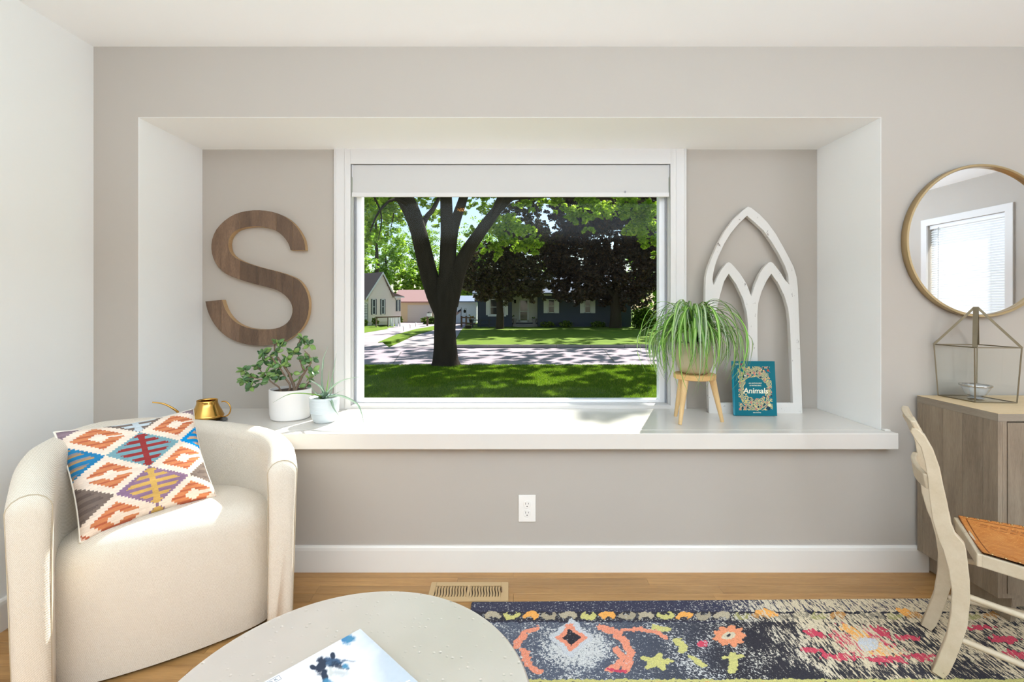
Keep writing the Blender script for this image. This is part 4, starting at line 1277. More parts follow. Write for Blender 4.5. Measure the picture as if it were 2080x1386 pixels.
# ------------------------------------------------------------------ jade plant
def lerp_path(pts, n):
    pts = [Vector(p) for p in pts]; out = []
    for i in range(len(pts) - 1):
        a, p, q, d = pts[max(i - 1, 0)], pts[i], pts[i + 1], pts[min(i + 2, len(pts) - 1)]
        for k in range(n):
            t = k / n
            out.append(0.5 * ((2 * p) + (q - a) * t + (2 * a - 5 * p + 4 * q - d) * t * t + (-a + 3 * p - 3 * q + d) * t ** 3))
    out.append(pts[-1])
    return out
M_soil = mat('potting_soil', srgb(78, 62, 50), 0.95, var=0.3, vscale=80, bump=0.6, bscale=120)
def jade():
    D0 = 2.40; cx, cy = (590 - VX) / F * D0, Y(D0)
    ph = 0.153
    r = random.Random(3)
    jp = empty('potted_jade_plant', (cx, cy, SZ), 'bushy jade plant with oval leaves in a matte white pot', 'potted plant')
    MB().lathe([(0, 0.0005), (0.086, 0.0005), (0.094, 0.006), (0.099, 0.03), (0.101, 0.10), (0.1015, ph - 0.002), (0.099, ph), (0.095, ph), (0.094, ph - 0.02), (0.0, ph - 0.02)], cx, cy, SZ, 56, 1.0, 0.92).build('pot', mat('matte_white_ceramic', srgb(236, 232, 228), 0.45, var=0.012, vscale=6), jp, smooth=True)
    MB().lathe([(0, 0.0), (0.093, 0.0), (0.093, 0.006), (0, 0.010)], cx, cy, SZ + ph - 0.0195, 40, 1, 0.92).build('soil', M_soil, jp, smooth=True)
    z1 = lambda a, b, d=0.0: A(480 + a / 6.93, 670 + b / 6.93, D0 + d)
    M_st = mat('jade_bark', srgb(128, 106, 88), 0.8, var=0.15, vscale=60, bump=0.3, bscale=120)
    base = Vector((cx + 0.022, cy, SZ + ph - 0.02))
    stems = [([base, z1(800, 760), z1(745, 630, -.01), z1(690, 540, -.02), z1(600, 420, -.03), z1(540, 300, -.03), z1(540, 190, -.03)], 0.0085, 0.003),
             ([base, z1(870, 780, .01), z1(920, 670, .01), z1(985, 570, .0), z1(1045, 470), z1(1030, 370), z1(960, 300)], 0.0075, 0.002),
             ([z1(960, 600), z1(920, 500, .01), z1(885, 400, .02), z1(865, 280, .02), z1(900, 130, .02)], 0.005, 0.002),
             ([base + Vector((-.03, -.01, 0)), z1(760, 790, -.02), z1(700, 690, -.03), z1(640, 580, -.04), z1(560, 480, -.05), z1(480, 360, -.05)], 0.006, 0.003),
             ([Vector((cx - .03, cy - .03, SZ + ph - .02)), z1(600, 815, -.05), z1(500, 740, -.06), z1(430, 660, -.07), z1(340, 580, -.07), z1(305, 510, -.07)], 0.0045, 0.002),
             ([z1(430, 690, -.07), z1(330, 700, -.08), z1(230, 670, -.08), z1(110, 690, -.08)], 0.003, 0.0018),
             ([base + Vector((.04, 0, 0)), z1(990, 790, -.02), z1(1040, 700, -.03), z1(1080, 580, -.03)], 0.0035, 0.002)]
    paths = []
    for pts, ra, rb in stems:
        q = lerp_path(pts, 5); n = len(q)
        q = [p + Vector((r.uniform(-1, 1), r.uniform(-1, 1), r.uniform(-1, 1))) * 0.0012 for p in q]
        MB().tube(q, [ra + (rb - ra) * i / (n - 1) for i in range(n)], 9).build('stem', M_st, jp, smooth='all')
        paths.append(q)
    # succulent leaf: thick obovate
    def leafmesh(L, W_, th, bend):
        n, m = 7, 8
        vs, fs = [], []
        for i in range(n):
            t = i / (n - 1)
            wd = W_ * (math.sin(PI * min(1, t ** 0.75 * 0.98 + 0.03)) ** 0.8) * (0.6 + 0.5 * t)
            hh = th * math.sin(PI * (0.08 + 0.9 * t))
            for k in range(m):
                a = 2 * PI * k / m
                vs.append((L * t, wd / 2 * math.cos(a), hh / 2 * math.sin(a) + bend * t * t * L))
        for i in range(n - 1):
            for k in range(m):
                fs.append((i * m + k, i * m + (k + 1) % m, (i + 1) * m + (k + 1) % m, (i + 1) * m + k))
        fs += [tuple(range(m)), tuple((n - 1) * m + k for k in range(m))]
        return MB().add(vs, fs).mesh('leaf', smooth='all')
    lm = [leafmesh(0.037, 0.031, 0.007, 0.12), leafmesh(0.031, 0.026, 0.007, -0.1), leafmesh(0.042, 0.033, 0.0075, -0.15)]
    M_l = leaf_mat('jade_leaf', [srgb(70, 104, 66), srgb(96, 134, 84), srgb(122, 158, 88), srgb(150, 182, 98)], 0.15, 0.32, island=False, spec=0.5)
    for m_ in lm: m_.materials.append(M_l)
    cl = [(560,190,4),(500,300,4),(600,300,4),(480,400,4),(560,430,4),(660,400,4),(690,470,3),(540,520,4),(640,560,3),(760,500,2),(460,590,4),(350,590,3),(305,525,4),(240,660,3),(150,690,3),(270,780,2),(330,700,3),(500,660,3),(380,740,2),(630,670,3),(870,180,4),(940,230,4),(820,330,3),(870,400,3),(960,450,3),(915,570,2),(890,690,1),(1065,410,3),(1080,590,4),(1010,690,3),(1015,760,2),(760,620,1),(890,130,3),(700,330,3),(560,620,2),(430,480,3),(620,230,3),(430,330,3)]
    nl = 0
    for (a, b, k) in cl:
        c = z1(a, b, r.uniform(-0.07, 0.03))
        # nearest stem point pulls the depth
        best = min((p for q in paths for p in q), key=lambda p: (p.x - c.x) ** 2 + (p.z - c.z) ** 2)
        c.y = best.y + r.uniform(-0.025, 0.02)
        ph_ = r.uniform(0, 6.28)
        k = k + 3 if k > 2 else k + 1
        for j in range(k):
            az = ph_ + 2 * PI * j / k + r.uniform(-0.4, 0.4)
            el = r.uniform(-0.8, 0.8)
            d = Vector((math.cos(az) * math.cos(el), math.sin(az) * math.cos(el) * 0.8, math.sin(el)))
            q = d.to_track_quat('X', 'Z')
            roll = Matrix.Rotation(r.choice((-1, 1)) * r.uniform(0.5, 1.5), 4, 'X')
            o = link('leaf', r.choice(lm), None, jp, c + d * 0.003)
            o.rotation_euler = (q.to_matrix().to_4x4() @ roll).to_euler()
            s = r.uniform(0.75, 1.1); o.scale = (s, s, s)
            nl += 1
jade()

# ------------------------------------------------------------------ strap leaves (aloe-like, spider plant)
def strap(name, pts, widths, mat_, parent, fold=0.25, up=Vector((0, 0, 1)), thick=0.0, cols=None, twist=0.0):
    pts = [Vector(p) for p in pts]; n = len(pts)
    m = 5 if cols is not None else 3
    vs, fs, cc = [], [], []
    prev = None
    for i, p in enumerate(pts):
        t = (pts[min(i + 1, n - 1)] - pts[max(i - 1, 0)]).normalized()
        s = t.cross(up)
        if s.length < 0.15: s = prev if prev is not None else t.cross(Vector((0, 1, 0)))
        s = s.normalized()
        if prev is not None and s.dot(prev) < 0: s = -s
        prev = s
        nn = s.cross(t).normalized()
        for k in range(m):
            x = (k / (m - 1) - 0.5) * 2
            vs.append(p + s * x * widths[i] / 2 + nn * abs(x) * widths[i] * fold)
            if cols is not None: cc.append(cols[k])
    for i in range(n - 1):
        for k in range(m - 1):
            fs.append((i * m + k, i * m + k + 1, (i + 1) * m + k + 1, (i + 1) * m + k))
    me = bpy.data.meshes.new(name); me.from_pydata([tuple(v) for v in vs], [], fs)
    for p_ in me.polygons: p_.use_smooth = True
    if cols is not None:
        at = me.color_attributes.new('print', 'FLOAT_COLOR', 'POINT')
        arr = np.ones((len(vs), 4), np.float32); arr[:, :3] = np.array(cc)
        at.data.foreach_set('color', arr.reshape(-1))
    return link(name, me, mat_, parent)

def strap_mat(name, trans=0.3, rough=0.4):
    m, nt, p = new_mat(name)
    out = nt.nodes['Material Output']
    a = N(nt, 'ShaderNodeVertexColor', layer_name='print')
    nt.links.new(a.outputs[0], p.inputs['Base Color']); p.inputs['Roughness'].default_value = rough
    tr = N(nt, 'ShaderNodeBsdfTranslucent'); nt.links.new(a.outputs[0], tr.inputs[0])
    mx = N(nt, 'ShaderNodeMixShader'); mx.inputs[0].default_value = trans
    nt.links.new(p.outputs[0], mx.inputs[1]); nt.links.new(tr.outputs[0], mx.inputs[2]); nt.links.new(mx.outputs[0], out.inputs[0])
    return m
M_strap = strap_mat('strap_leaf')

def aloe():
    D0 = 2.33; cx, cy = (659 - VX) / F * D0, Y(D0)
    ph = 0.124
    ap = empty('potted_air_plant', (cx, cy, SZ), 'spiky silvery plant with long thin leaves in a ribbed pale grey pot', 'potted plant')
    prof = [(0, 0.0005), (0.047, 0.0005), (0.053, 0.006), (0.060, 0.026), (0.065, 0.046)]
    for k in range(11):
        z = 0.048 + k * 0.0063
        prof += [(0.0665 + 0.0004 * k, z), (0.0682 + 0.0004 * k, z + 0.0022), (0.0665 + 0.0004 * k, z + 0.0045)]
    prof += [(0.0712, ph - 0.003), (0.070, ph), (0.067, ph), (0.066, ph - 0.016), (0, ph - 0.016)]
    MB().lathe(prof, cx, cy, SZ, 56).build('pot', mat('grey_blue_ceramic', srgb(206, 214, 218), 0.4), ap, smooth='all')
    MB().lathe([(0, 0.0), (0.065, 0.0), (0.065, 0.004), (0, 0.008)], cx, cy, SZ + ph - 0.0155, 32).build('soil', mat('dark_pebbles', srgb(60, 70, 68), 0.9, var=0.3, vscale=120), ap, smooth=True)
    z1 = lambda a, b, d=0.0: A(480 + a / 6.93, 670 + b / 6.93, D0 + d)
    b0 = Vector((cx - 0.005, cy, SZ + ph - 0.014))
    L = [([(1240, 880, 0), (1215, 700, .0), (1232, 420, -.01), (1295, 235, -.02)], 0.015), ([(1310, 880, .01), (1365, 620, .02), (1412, 335, .03)], 0.013), ([(1280, 860, .01), (1308, 585, .02)], 0.012),
         ([(1300, 880, -.01), (1450, 745, -.03), (1600, 690, -.04), (1750, 665, -.05)], 0.016), ([(1350, 930, .02), (1545, 828, .03)], 0.009),
         ([(1350, 945, -.02), (1500, 955, -.05), (1680, 1045, -.08), (1750, 1150, -.10), (1790, 1305, -.11)], 0.018), ([(1320, 1000, -.05), (1370, 1120, -.075), (1462, 1238, -.085)], 0.014),
         ([(1230, 900, -.02), (1150, 790, -.03), (1025, 710, -.04)], 0.026), ([(1200, 960, -.03), (1110, 900, -.04), (1045, 790, -.05)], 0.022),
         ([(1180, 950, -.04), (1070, 920, -.07), (850, 903, -.10), (700, 930, -.115), (515, 1028, -.125)], 0.015), ([(1230, 930, .0), (1180, 830, .02)], 0.014), ([(1190, 985, -.03), (1150, 965, -.045)], 0.012), ([(1320, 930, .0), (1360, 800, .01), (1350, 640, .02)], 0.010)]
    for i, (pt, wd) in enumerate(L):
        ctrl = [b0 + Vector((random.uniform(-.008, .008), random.uniform(-.008, .008), 0))] + [z1(*p) for p in pt]
        q = lerp_path(ctrl, 5); n = len(q)
        wds = [wd * max(0.10, (1 - (k / (n - 1)) ** 1.6)) for k in range(n)]
        wds = [x_ * 1.35 for x_ in wds]
        g = srgb(112, 142, 118) if i not in (9, 2) else srgb(104, 142, 70)
        pale = srgb(164, 184, 166) if i not in (9, 2) else srgb(136, 172, 92)
        strap('leaf', q, wds, M_strap, ap, fold=0.38, cols=[g, pale, g, pale, g])
aloe()

# ------------------------------------------------------------------ plant stand + spider plant
def spider():
    M_w = wood('light_ash_wood', srgb(196, 158, 104), srgb(222, 190, 140), scale=6, stretch=(5, 5, 0.8), rough=0.5, bump=0.08)
    M_w2 = wood('ash_seat_wood', srgb(200, 156, 96), srgb(226, 186, 128), scale=6, stretch=(0.8, 5, 5), rough=0.5, bump=0.08)
    cx, D0 = 0.925, 2.345; cy = Y(D0)
    zt = 0.893
    st = empty('plant_stand', (cx, cy, SZ), 'small light wood plant stand on splayed legs beside the white arch', 'plant stand')
    MB().lathe([(0, -0.026), (0.096, -0.026), (0.100, -0.022), (0.100, -0.003), (0.097, 0), (0, 0)], cx, cy, zt, 48).build('seat', M_w2, st, smooth=True)
    for (fx, fD) in ((0.824, 2.268), (1.052, 2.318), (0.862, 2.437)):
        f = Vector((fx, Y(fD), SZ)); d = Vector((cx, cy, 0)) - Vector((f.x, f.y, 0))
        t = f + d * 0.36; t.z = zt - 0.024
        MB().tube([f + Vector((0, 0, 0.0008)), f + (t - f) * 0.5, t], [0.0085, 0.0125, 0.0165], 16).build('leg', M_w, st, smooth=True)
    sp = empty('potted_spider_plant', (cx, cy, zt), 'variegated spider plant spilling over a round tan pot on the wooden stand', 'potted plant')
    ph = 0.155
    MB().lathe([(0, 0.0005), (0.055, 0.0005), (0.072, 0.012), (0.086, 0.05), (0.090, 0.085), (0.086, 0.12), (0.080, ph), (0.075, ph), (0.076, ph - 0.015), (0, ph - 0.015)], cx, cy, zt, 48).build('pot', mat('olive_stoneware', srgb(176, 166, 136), 0.35, var=0.08, vscale=15), sp, smooth='all')
    MB().lathe([(0, 0), (0.074, 0), (0.074, 0.004), (0, 0.01)], cx, cy, zt + ph - 0.0145, 32).build('soil', M_soil, sp, smooth=True)
    r = random.Random(12)
    C0 = Vector((cx - 0.012, cy, zt + ph + 0.004))
    ngl = 0
    palettes = [(srgb(110, 168, 56), srgb(206, 230, 146)), (srgb(76, 128, 50), srgb(212, 226, 160)), (srgb(100, 156, 60), srgb(198, 220, 140)), (srgb(124, 176, 74), srgb(214, 230, 168)), (srgb(128, 158, 110), srgb(220, 228, 200)), (srgb(82, 112, 52), srgb(206, 212, 150))]
    for i in range(296):
        az = r.uniform(0, 2 * PI)
        outx, outy = math.cos(az), math.sin(az)
        kind = r.random()
        reach = r.uniform(0.10, 0.262)
        if outy > 0.25: reach *= 0.75
        if outy < -0.2 and r.random() < 0.4: reach = r.uniform(0.115, 0.15)
        Rr = reach / 2
        th1 = r.uniform(2.8, 4.5) if kind > 0.15 else r.uniform(1.6, 2.6)
        hz = r.uniform(1.0, 3.0) * (0.19 / (0.06 + reach))
        drp = r.uniform(-0.02, 0.10)
        if kind < 0.06: th1, hz, drp = 1.7, 1.3, 0.0
        start = C0 + Vector((outx * r.uniform(0.0, 0.035), outy * r.uniform(0, 0.035), 0))
        sw = r.gauss(0, 0.075)
        ctrl = []
        for k in range(7):
            u_ = k / 6; th = th1 * u_
            x_ = Rr * (1 - math.cos(th)) * (1.0 if th < PI else 1.0)
            z_ = Rr * math.sin(th) * (hz if th < PI else 1.5) - drp * u_ * u_
            ctrl.append(start + Vector((outx * x_ - outy * sw * u_ * u_, outy * x_ + outx * sw * u_ * u_, z_)))
        for q in ctrl:
            if q.y > Y(AD) - 0.03: q.y = Y(AD) - 0.03
            q.z = max(q.z, SZ + 0.02)
            rr_ = math.hypot(q.x - cx, q.y - cy)
            if zt - 0.05 < q.z < zt + ph - 0.01 and rr_ < 0.112:
                k_ = 0.112 / max(rr_, 1e-3); q.x = cx + (q.x - cx) * k_; q.y = cy + (q.y - cy) * k_
        q = lerp_path(ctrl, 3); n = len(q)
        wd = r.uniform(0.009, 0.0175)
        wds = [wd * (0.55 + 0.45 * math.sin(PI * min(1, k / (n - 1) * 1.6 + 0.1)) if k / (n - 1) < 0.5 else 1.0) * max(0.08, 1 - (k / (n - 1)) ** 3) for k in range(n)]
        e, c = r.choice(palettes if outx > -0.2 else [palettes[4], palettes[3], palettes[0]])
        rev = r.random() < 0.15
        cols = [e, e, c, e, e] if not rev else [c, e, e, e, c]
        strap('leaf', q, wds, M_strap, sp, fold=0.18, cols=cols)
spider()

# ------------------------------------------------------------------ mirror
def mirror():
    mx_, mz, ro = 2.166, 1.531, 0.352
    mr = empty('round_mirror', (mx_, 0, mz), 'large round mirror in a thin brass frame above the wooden cabinet', 'mirror')
    M_br = mat('brushed_brass', srgb(188, 166, 128), 0.28, metal=1.0)
    R90 = Matrix.Translation((mx_, 0, mz)) @ Matrix.Rotation(PI / 2, 4, 'X')
    MB(R90).lathe([(ro - 0.013, 0.002), (ro - 0.001, 0.002), (ro, 0.006), (ro, 0.030), (ro - 0.002, 0.034), (ro - 0.011, 0.034), (ro - 0.013, 0.032)], 0, 0, 0, 128, closed=True).build('mirror_frame', M_br, mr, smooth=True)
    m, nt, p = new_mat('mirror_silver')
    p.inputs['Base Color'].default_value = (0.80, 0.81, 0.83, 1); p.inputs['Metallic'].default_value = 1; p.inputs['Roughness'].default_value = 0.015
    MB(R90).lathe([(0, 0.002), (ro - 0.0135, 0.002), (ro - 0.0135, 0.018), (0, 0.018)], 0, 0, 0, 128).build('mirror_glass', m, mr, smooth=True)
mirror()

# ------------------------------------------------------------------ cabinet
CBX, CBD, CBZ = 1.878, 1.80, 0.819
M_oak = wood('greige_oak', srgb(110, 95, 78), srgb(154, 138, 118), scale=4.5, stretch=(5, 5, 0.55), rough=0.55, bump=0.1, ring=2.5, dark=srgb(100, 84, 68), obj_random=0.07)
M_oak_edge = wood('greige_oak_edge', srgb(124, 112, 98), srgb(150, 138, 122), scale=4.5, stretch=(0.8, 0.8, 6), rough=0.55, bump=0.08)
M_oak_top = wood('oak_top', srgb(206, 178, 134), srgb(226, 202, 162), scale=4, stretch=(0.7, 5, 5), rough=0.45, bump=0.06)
def cabinet():
    yb_, yf = -0.0165, Y(CBD)
    XR = 3.25
    cb = empty('cabinet', ((CBX + XR) / 2, (yb_ + yf) / 2, 0), 'greige oak sideboard cabinet under the round mirror on the right', 'cabinet')
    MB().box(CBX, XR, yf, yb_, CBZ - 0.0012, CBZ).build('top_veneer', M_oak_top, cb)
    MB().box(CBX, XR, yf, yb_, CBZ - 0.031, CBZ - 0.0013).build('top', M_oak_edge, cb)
    zb = 0.107
    # side made of upright boards
    ys_ = [yb_ - 0.0, yb_ - 0.028, yb_ - 0.128, yb_ - 0.215, yb_ - 0.300, yf]
    for a, b in zip(ys_[:-1], ys_[1:]):
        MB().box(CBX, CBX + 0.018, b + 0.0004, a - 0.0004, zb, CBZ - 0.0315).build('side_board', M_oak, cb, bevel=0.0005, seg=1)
    MB().box(XR - 0.018, XR, yf, yb_, zb, CBZ - 0.0315).build('end_panel', M_oak, cb)
    MB().box(CBX + 0.018, XR - 0.018, yf, yb_, zb, zb + 0.018).build('bottom_panel', M_oak, cb)
    MB().box(CBX + 0.018, XR - 0.018, yb_ - 0.008, yb_, zb + 0.018, CBZ - 0.0315).build('back_panel', M_oak, cb)
    # front stile and doors
    MB().box(CBX + 0.018, CBX + 0.034, yf, yf + 0.018, zb + 0.018, CBZ - 0.0315).build('stile', M_oak, cb)
    dx = CBX + 0.036
    dw = (XR - 0.018 - dx) / 3
    for k in range(3):
        a, b = dx + k * dw + 0.001, dx + (k + 1) * dw - 0.0015
        z0_, z1_ = zb + 0.012, CBZ - 0.036
        d_ = MB().box(a, a + 0.06, yf - 0.001, yf + 0.016, z0_, z1_).box(b - 0.06, b, yf - 0.001, yf + 0.016, z0_, z1_).box(a + 0.06, b - 0.06, yf - 0.001, yf + 0.016, z1_ - 0.06, z1_).box(a + 0.06, b - 0.06, yf - 0.001, yf + 0.016, z0_, z0_ + 0.06)
        door = d_.build('door', M_oak, cb)
        MB().box(a + 0.06, b - 0.06, yf + 0.006, yf + 0.014, z0_ + 0.06, z1_ - 0.06).build('door_panel', M_oak, door)
        MB().box(b - 0.03, b - 0.022, yf - 0.020, yf - 0.0012, 0.50, 0.62).build('handle', mat('black_metal', srgb(40, 38, 36), 0.4), door)
    # plinth legs
    zr = zb - 0.034
    MB().box(CBX + 0.06, XR - 0.06, yf + 0.004, yf + 0.022, zr, zb - 0.0004).build('plinth_rail', M_oak, cb)
    for xx in (CBX + 0.058, XR - 0.078):
        vs = [(xx, yf + 0.0035, zb - 0.0004), (xx, yb_, zb - 0.0004), (xx, yb_, 0.0108), (xx, yf + 0.01, 0.0108)]
        vs += [(x + 0.02, y, z) for x, y, z in vs]
        MB().add(vs, [(0, 1, 2, 3), (7, 6, 5, 4), (0, 4, 5, 1), (1, 5, 6, 2), (2, 6, 7, 3), (3, 7, 4, 0)]).build('plinth_leg', M_oak, cb)
cabinet()

# ------------------------------------------------------------------ glass lantern
def lantern():
    M_m = mat('aged_pewter', srgb(128, 118, 98), 0.38, metal=0.9, var=0.12, vscale=30)
    M_g = glass_mat('lantern_glass', (0.985, 0.99, 0.985), 1.3)
    zb = CBZ + 0.0006
    B = [Vector((1.966, Y(2.148), zb)), Vector((1.984, Y(1.995), zb)), Vector((2.146, Y(1.980), zb)), Vector((2.130, Y(2.135), zb))]  # L F R B
    ct_ = sum(B, Vector()) / 4
    Tz = 1.055
    Tp = [Vector((ct_.x + (b.x - ct_.x) * 1.13, ct_.y + (b.y - ct_.y) * 1.10, Tz)) for b in B]
    ap = Vector((ct_.x, ct_.y, 1.226))
    ln = empty('lantern', (ct_.x, ct_.y, zb), 'metal and glass house-shaped lantern on the cabinet under the mirror', 'lantern')
    ln_d = 0.0045
    for b in B: b.z += ln_d / 2
    bars = [(B[i], B[(i + 1) % 4]) for i in range(4)] + [(Tp[i], Tp[(i + 1) % 4]) for i in range(4)] + [(B[i], Tp[i]) for i in range(4)]
    for a, b in bars:
        MB().beam(a, b, ln_d, ln_d).build('bar', M_m, ln)
    for i in range(4):
        # wide strap from the top corner up to the peak
        outw = Vector((Tp[i].x - ct_.x, Tp[i].y - ct_.y, 0)).normalized()
        tang = Vector((-outw.y, outw.x, 0))
        wd, th = 0.018, 0.009
        a, b = Tp[i], ap + outw * 0.004
        nrm = (b - a).cross(tang).normalized()
        vs = []
        for p in (a, b):
            for s1, s2 in ((-1, -1), (1, -1), (1, 1), (-1, 1)):
                vs.append(p + tang * s1 * (wd / 2 if p is b else wd / 2 * 0.8) + nrm * s2 * th / 2)
        MB().add(vs, [(0, 1, 2, 3), (7, 6, 5, 4), (0, 4, 5, 1), (1, 5, 6, 2), (2, 6, 7, 3), (3, 7, 4, 0)]).build('roof_strap', M_m, ln)
    for i in range(4):
        a, b, c, d = B[i], B[(i + 1) % 4], Tp[(i + 1) % 4], Tp[i]
        nrm = (b - a).cross(c - a).normalized() * 0.0008
        k = 0.012
        q = [a.lerp(c, k), b.lerp(d, k), c.lerp(a, k), d.lerp(b, k)]
        MB().add([p + nrm for p in q] + [p - nrm for p in q], [(0, 1, 2, 3), (7, 6, 5, 4), (0, 4, 5, 1), (1, 5, 6, 2), (2, 6, 7, 3), (3, 7, 4, 0)]).build('glass_pane', M_g, ln)
    bz = [b.lerp(ct_ + Vector((0, 0, ln_d)), 0.03) for b in B]
    MB().add([Vector((p.x, p.y, zb + 0.0008)) for p in bz] + [Vector((p.x, p.y, zb + 0.003)) for p in bz], [(0, 1, 2, 3), (7, 6, 5, 4), (0, 4, 5, 1), (1, 5, 6, 2), (2, 6, 7, 3), (3, 7, 4, 0)]).build('base_glass', M_g, ln)
    # faceted glass tealight bowl inside
    z0_ = zb + 0.0032
    tl = empty('tealight_holder', (ct_.x - 0.002, ct_.y, z0_), 'faceted glass tealight holder with silver rim inside the lantern', 'candle holder')
    M_cg = mat('cut_glass', (0.93, 0.95, 0.98), 0.05, trans=0.6, spec=0.8)
    mb = MB().lathe([(0, 0.0005), (0.020, 0.0005), (0.030, 0.004), (0.014, 0.010), (0.036, 0.020), (0.050, 0.050), (0.0505, 0.056), (0.046, 0.056), (0.033, 0.022), (0, 0.018)], ct_.x - 0.002, ct_.y, z0_, 9)
    mb.build('bowl', M_cg, tl)
    MB().lathe([(0.044, 0.056), (0.055, 0.056), (0.056, 0.059), (0.055, 0.062), (0.044, 0.062)], ct_.x - 0.002, ct_.y, z0_ + 0.0004, 36, closed=True).build('rim', mat('silver_rim', srgb(196, 194, 190), 0.25, metal=1), tl, smooth=True)
    MB().lathe([(0, 0), (0.019, 0), (0.019, 0.014), (0, 0.014)], ct_.x - 0.002, ct_.y, z0_ + 0.0225, 24).build('tealight', mat('white_wax', srgb(240, 238, 230), 0.5), tl)
lantern()

# ------------------------------------------------------------------ dining chair
def dining_chair():
    Cn = Vector((1.459, 1.495)); Cf = Vector((1.640, 1.742)); f = Vector((0.76, -0.65)).normalized()
    RZ = 0.0108
    def to_local(px, py):
        r = (px - VX) / F
        s = (r * Cn.y - Cn.x) / (f.x - r * f.y)
        D = Cn.y + f.y * s
        return (s, CAMZ - (py - VY) / F * D)
    a7 = lambda a, b: to_local(1820 + a / 4.62, 820 + b / 4.62)
    a8 = lambda a, b: to_local(1820 + a / 4.53, 1080 + b / 4.53)
    left = [a7(150, 232), a7(135, 262), a7(165, 318), a7(230, 410), a7(268, 540), a7(296, 700), a7(312, 880), a7(340, 1090), a7(400, 1290), a8(430, 170), a8(482, 350), a8(513, 560), a8(503, 760), a8(468, 960), a8(400, 1130), a8(325, 1290)]
    right = [a8(440, 1352), a8(492, 1310), a8(545, 1200), a8(603, 1050), a8(660, 880), a8(684, 650), a8(680, 450), a8(662, 290), a8(648, 180), a8(636, 130), a7(640, 1320), a7(560, 1230), a7(515, 1120), a7(488, 960), a7(446, 780), a7(415, 620), a7(350, 440), a7(270, 300), a7(200, 240)]
    outline = left + right
    outline = [(s, max(z, 0.0)) for s, z in outline]
    zmin = min(z for s, z in outline)
    outline = [(s, z - zmin + RZ if z < zmin + 0.004 else z) for s, z in outline]
    root = empty('dining_chair', (1.62, Y(1.5), RZ), 'distressed cream dining chair with tooled orange leather seat at the right edge', 'chair')
    m, nt, p = new_mat('distressed_cream_paint')
    tc = N(nt, 'ShaderNodeTexCoord')
    n = N(nt, 'ShaderNodeTexNoise'); n.inputs['Scale'].default_value = 14; n.inputs['Detail'].default_value = 8; n.inputs['Roughness'].default_value = 0.75
    nt.links.new(tc.outputs['Object'], n.inputs['Vector'])
    cr = N(nt, 'ShaderNodeValToRGB')
    cr.color_ramp.elements[0].position = 0.335; cr.color_ramp.elements[0].color = (*srgb(110, 92, 70), 1)
    cr.color_ramp.elements[1].position = 0.35; cr.color_ramp.elements[1].color = (*srgb(186, 169, 142), 1)
    e = cr.color_ramp.elements.new(0.7); e.color = (*srgb(202, 187, 162), 1)
    nt.links.new(n.outputs[0], cr.inputs[0]); nt.links.new(cr.outputs[0], p.inputs['Base Color'])
    p.inputs['Roughness'].default_value = 0.5
    side = Vector((Cf.x - Cn.x, Cf.y - Cn.y)).normalized()
    perp = Vector((-f.y, f.x))                     # 90deg left of facing
    if perp.dot(side) < 0: perp = -perp
    th = 0.030
    def post(C, sgn):
        # local x = along f, local y = up, local z = thickness
        ax, az = Vector((f.x, f.y, 0)), Vector((perp.x, perp.y, 0)) * sgn
        M = Matrix(((ax.x, 0, az.x, C.x), (ax.y, 0, az.y, C.y - CAMD), (0, 1, 0, 0), (0, 0, 0, 1)))
        return link('leg', poly_extrude('leg', [outline], th, M, 0.003), m, root)
    post(Cn, 1); post(Cf, -1)
    def W(C, s, z, off=0.0):
        q = C + f * s + perp * off
        return Vector((q.x, q.y - CAMD, z))
    # crest rail and middle rail: curved boards between the posts bowed backwards
    def rail(sA, zA, h, lean, bow, thk, name):
        n_ = 12
        vs, fs = [], []
        for i in range(n_ + 1):
            t = i / n_
            base = (Cn + perp * 0.006).lerp(Cf - perp * 0.006, t)
            b = -bow * 4 * t * (1 - t)
            hh = h * (1 + 0.18 * math.sin(PI * t))
            for (ds, dz) in ((-thk / 2, 0), (thk / 2, 0), (thk / 2 - lean, hh), (-thk / 2 - lean, hh)):
                q = base + f * (sA + b + ds)
                vs.append((q.x, q.y - CAMD, zA + dz - (hh - h) * 0.5))
        for i in range(n_):
            for k in range(4):
                fs.append((i * 4 + k, i * 4 + (k + 1) % 4, (i + 1) * 4 + (k + 1) % 4, (i + 1) * 4 + k))
        fs += [(0, 1, 2, 3), tuple(n_ * 4 + k for k in (3, 2, 1, 0))]
        MB().add(vs, fs).build(name, m, root, bevel=0.004)
    sT, zT = a7(215, 330); rail(sT + 0.012, zT - 0.010, 0.066, 0.026, 0.012, 0.018, 'crest_rail')
    sM, zM = a7(350, 820); rail(sM - 0.010, zM, 0.050, 0.008, 0.018, 0.016, 'back_rail')
    # seat
    zs = 0.455
    nb, nf = Cn + f * 0.035, Cf + f * 0.02
    fn = Cn + f * 0.40 - perp * 0.075; ff = Cf + f * 0.39 + perp * 0.075
    def P3(q, z): return Vector((q.x, q.y - CAMD, z))
    quad = [nb + perp * 0.0, fn, ff, nf - perp * 0.0]
    # frame rails
    def brail(a, b, h, t, name='seat_rail'):
        A_, B_ = P3(a, zs - h / 2 - 0.004), P3(b, zs - h / 2 - 0.004)
        MB().beam(A_, B_, t, h).build(name, m, root, bevel=0.004)
    brail(quad[0] + perp * 0.012, quad[1] + perp * 0.012, 0.042, 0.024); brail(quad[1], quad[2], 0.042, 0.024)
    brail(quad[2] - perp * 0.012, quad[3] - perp * 0.012, 0.042, 0.024); brail(quad[3], quad[0], 0.042, 0.024)
    # tooled leather
    nx, ny = 200, 200
    U, V = np.meshgrid(np.linspace(0, 1, nx), np.linspace(0, 1, ny))
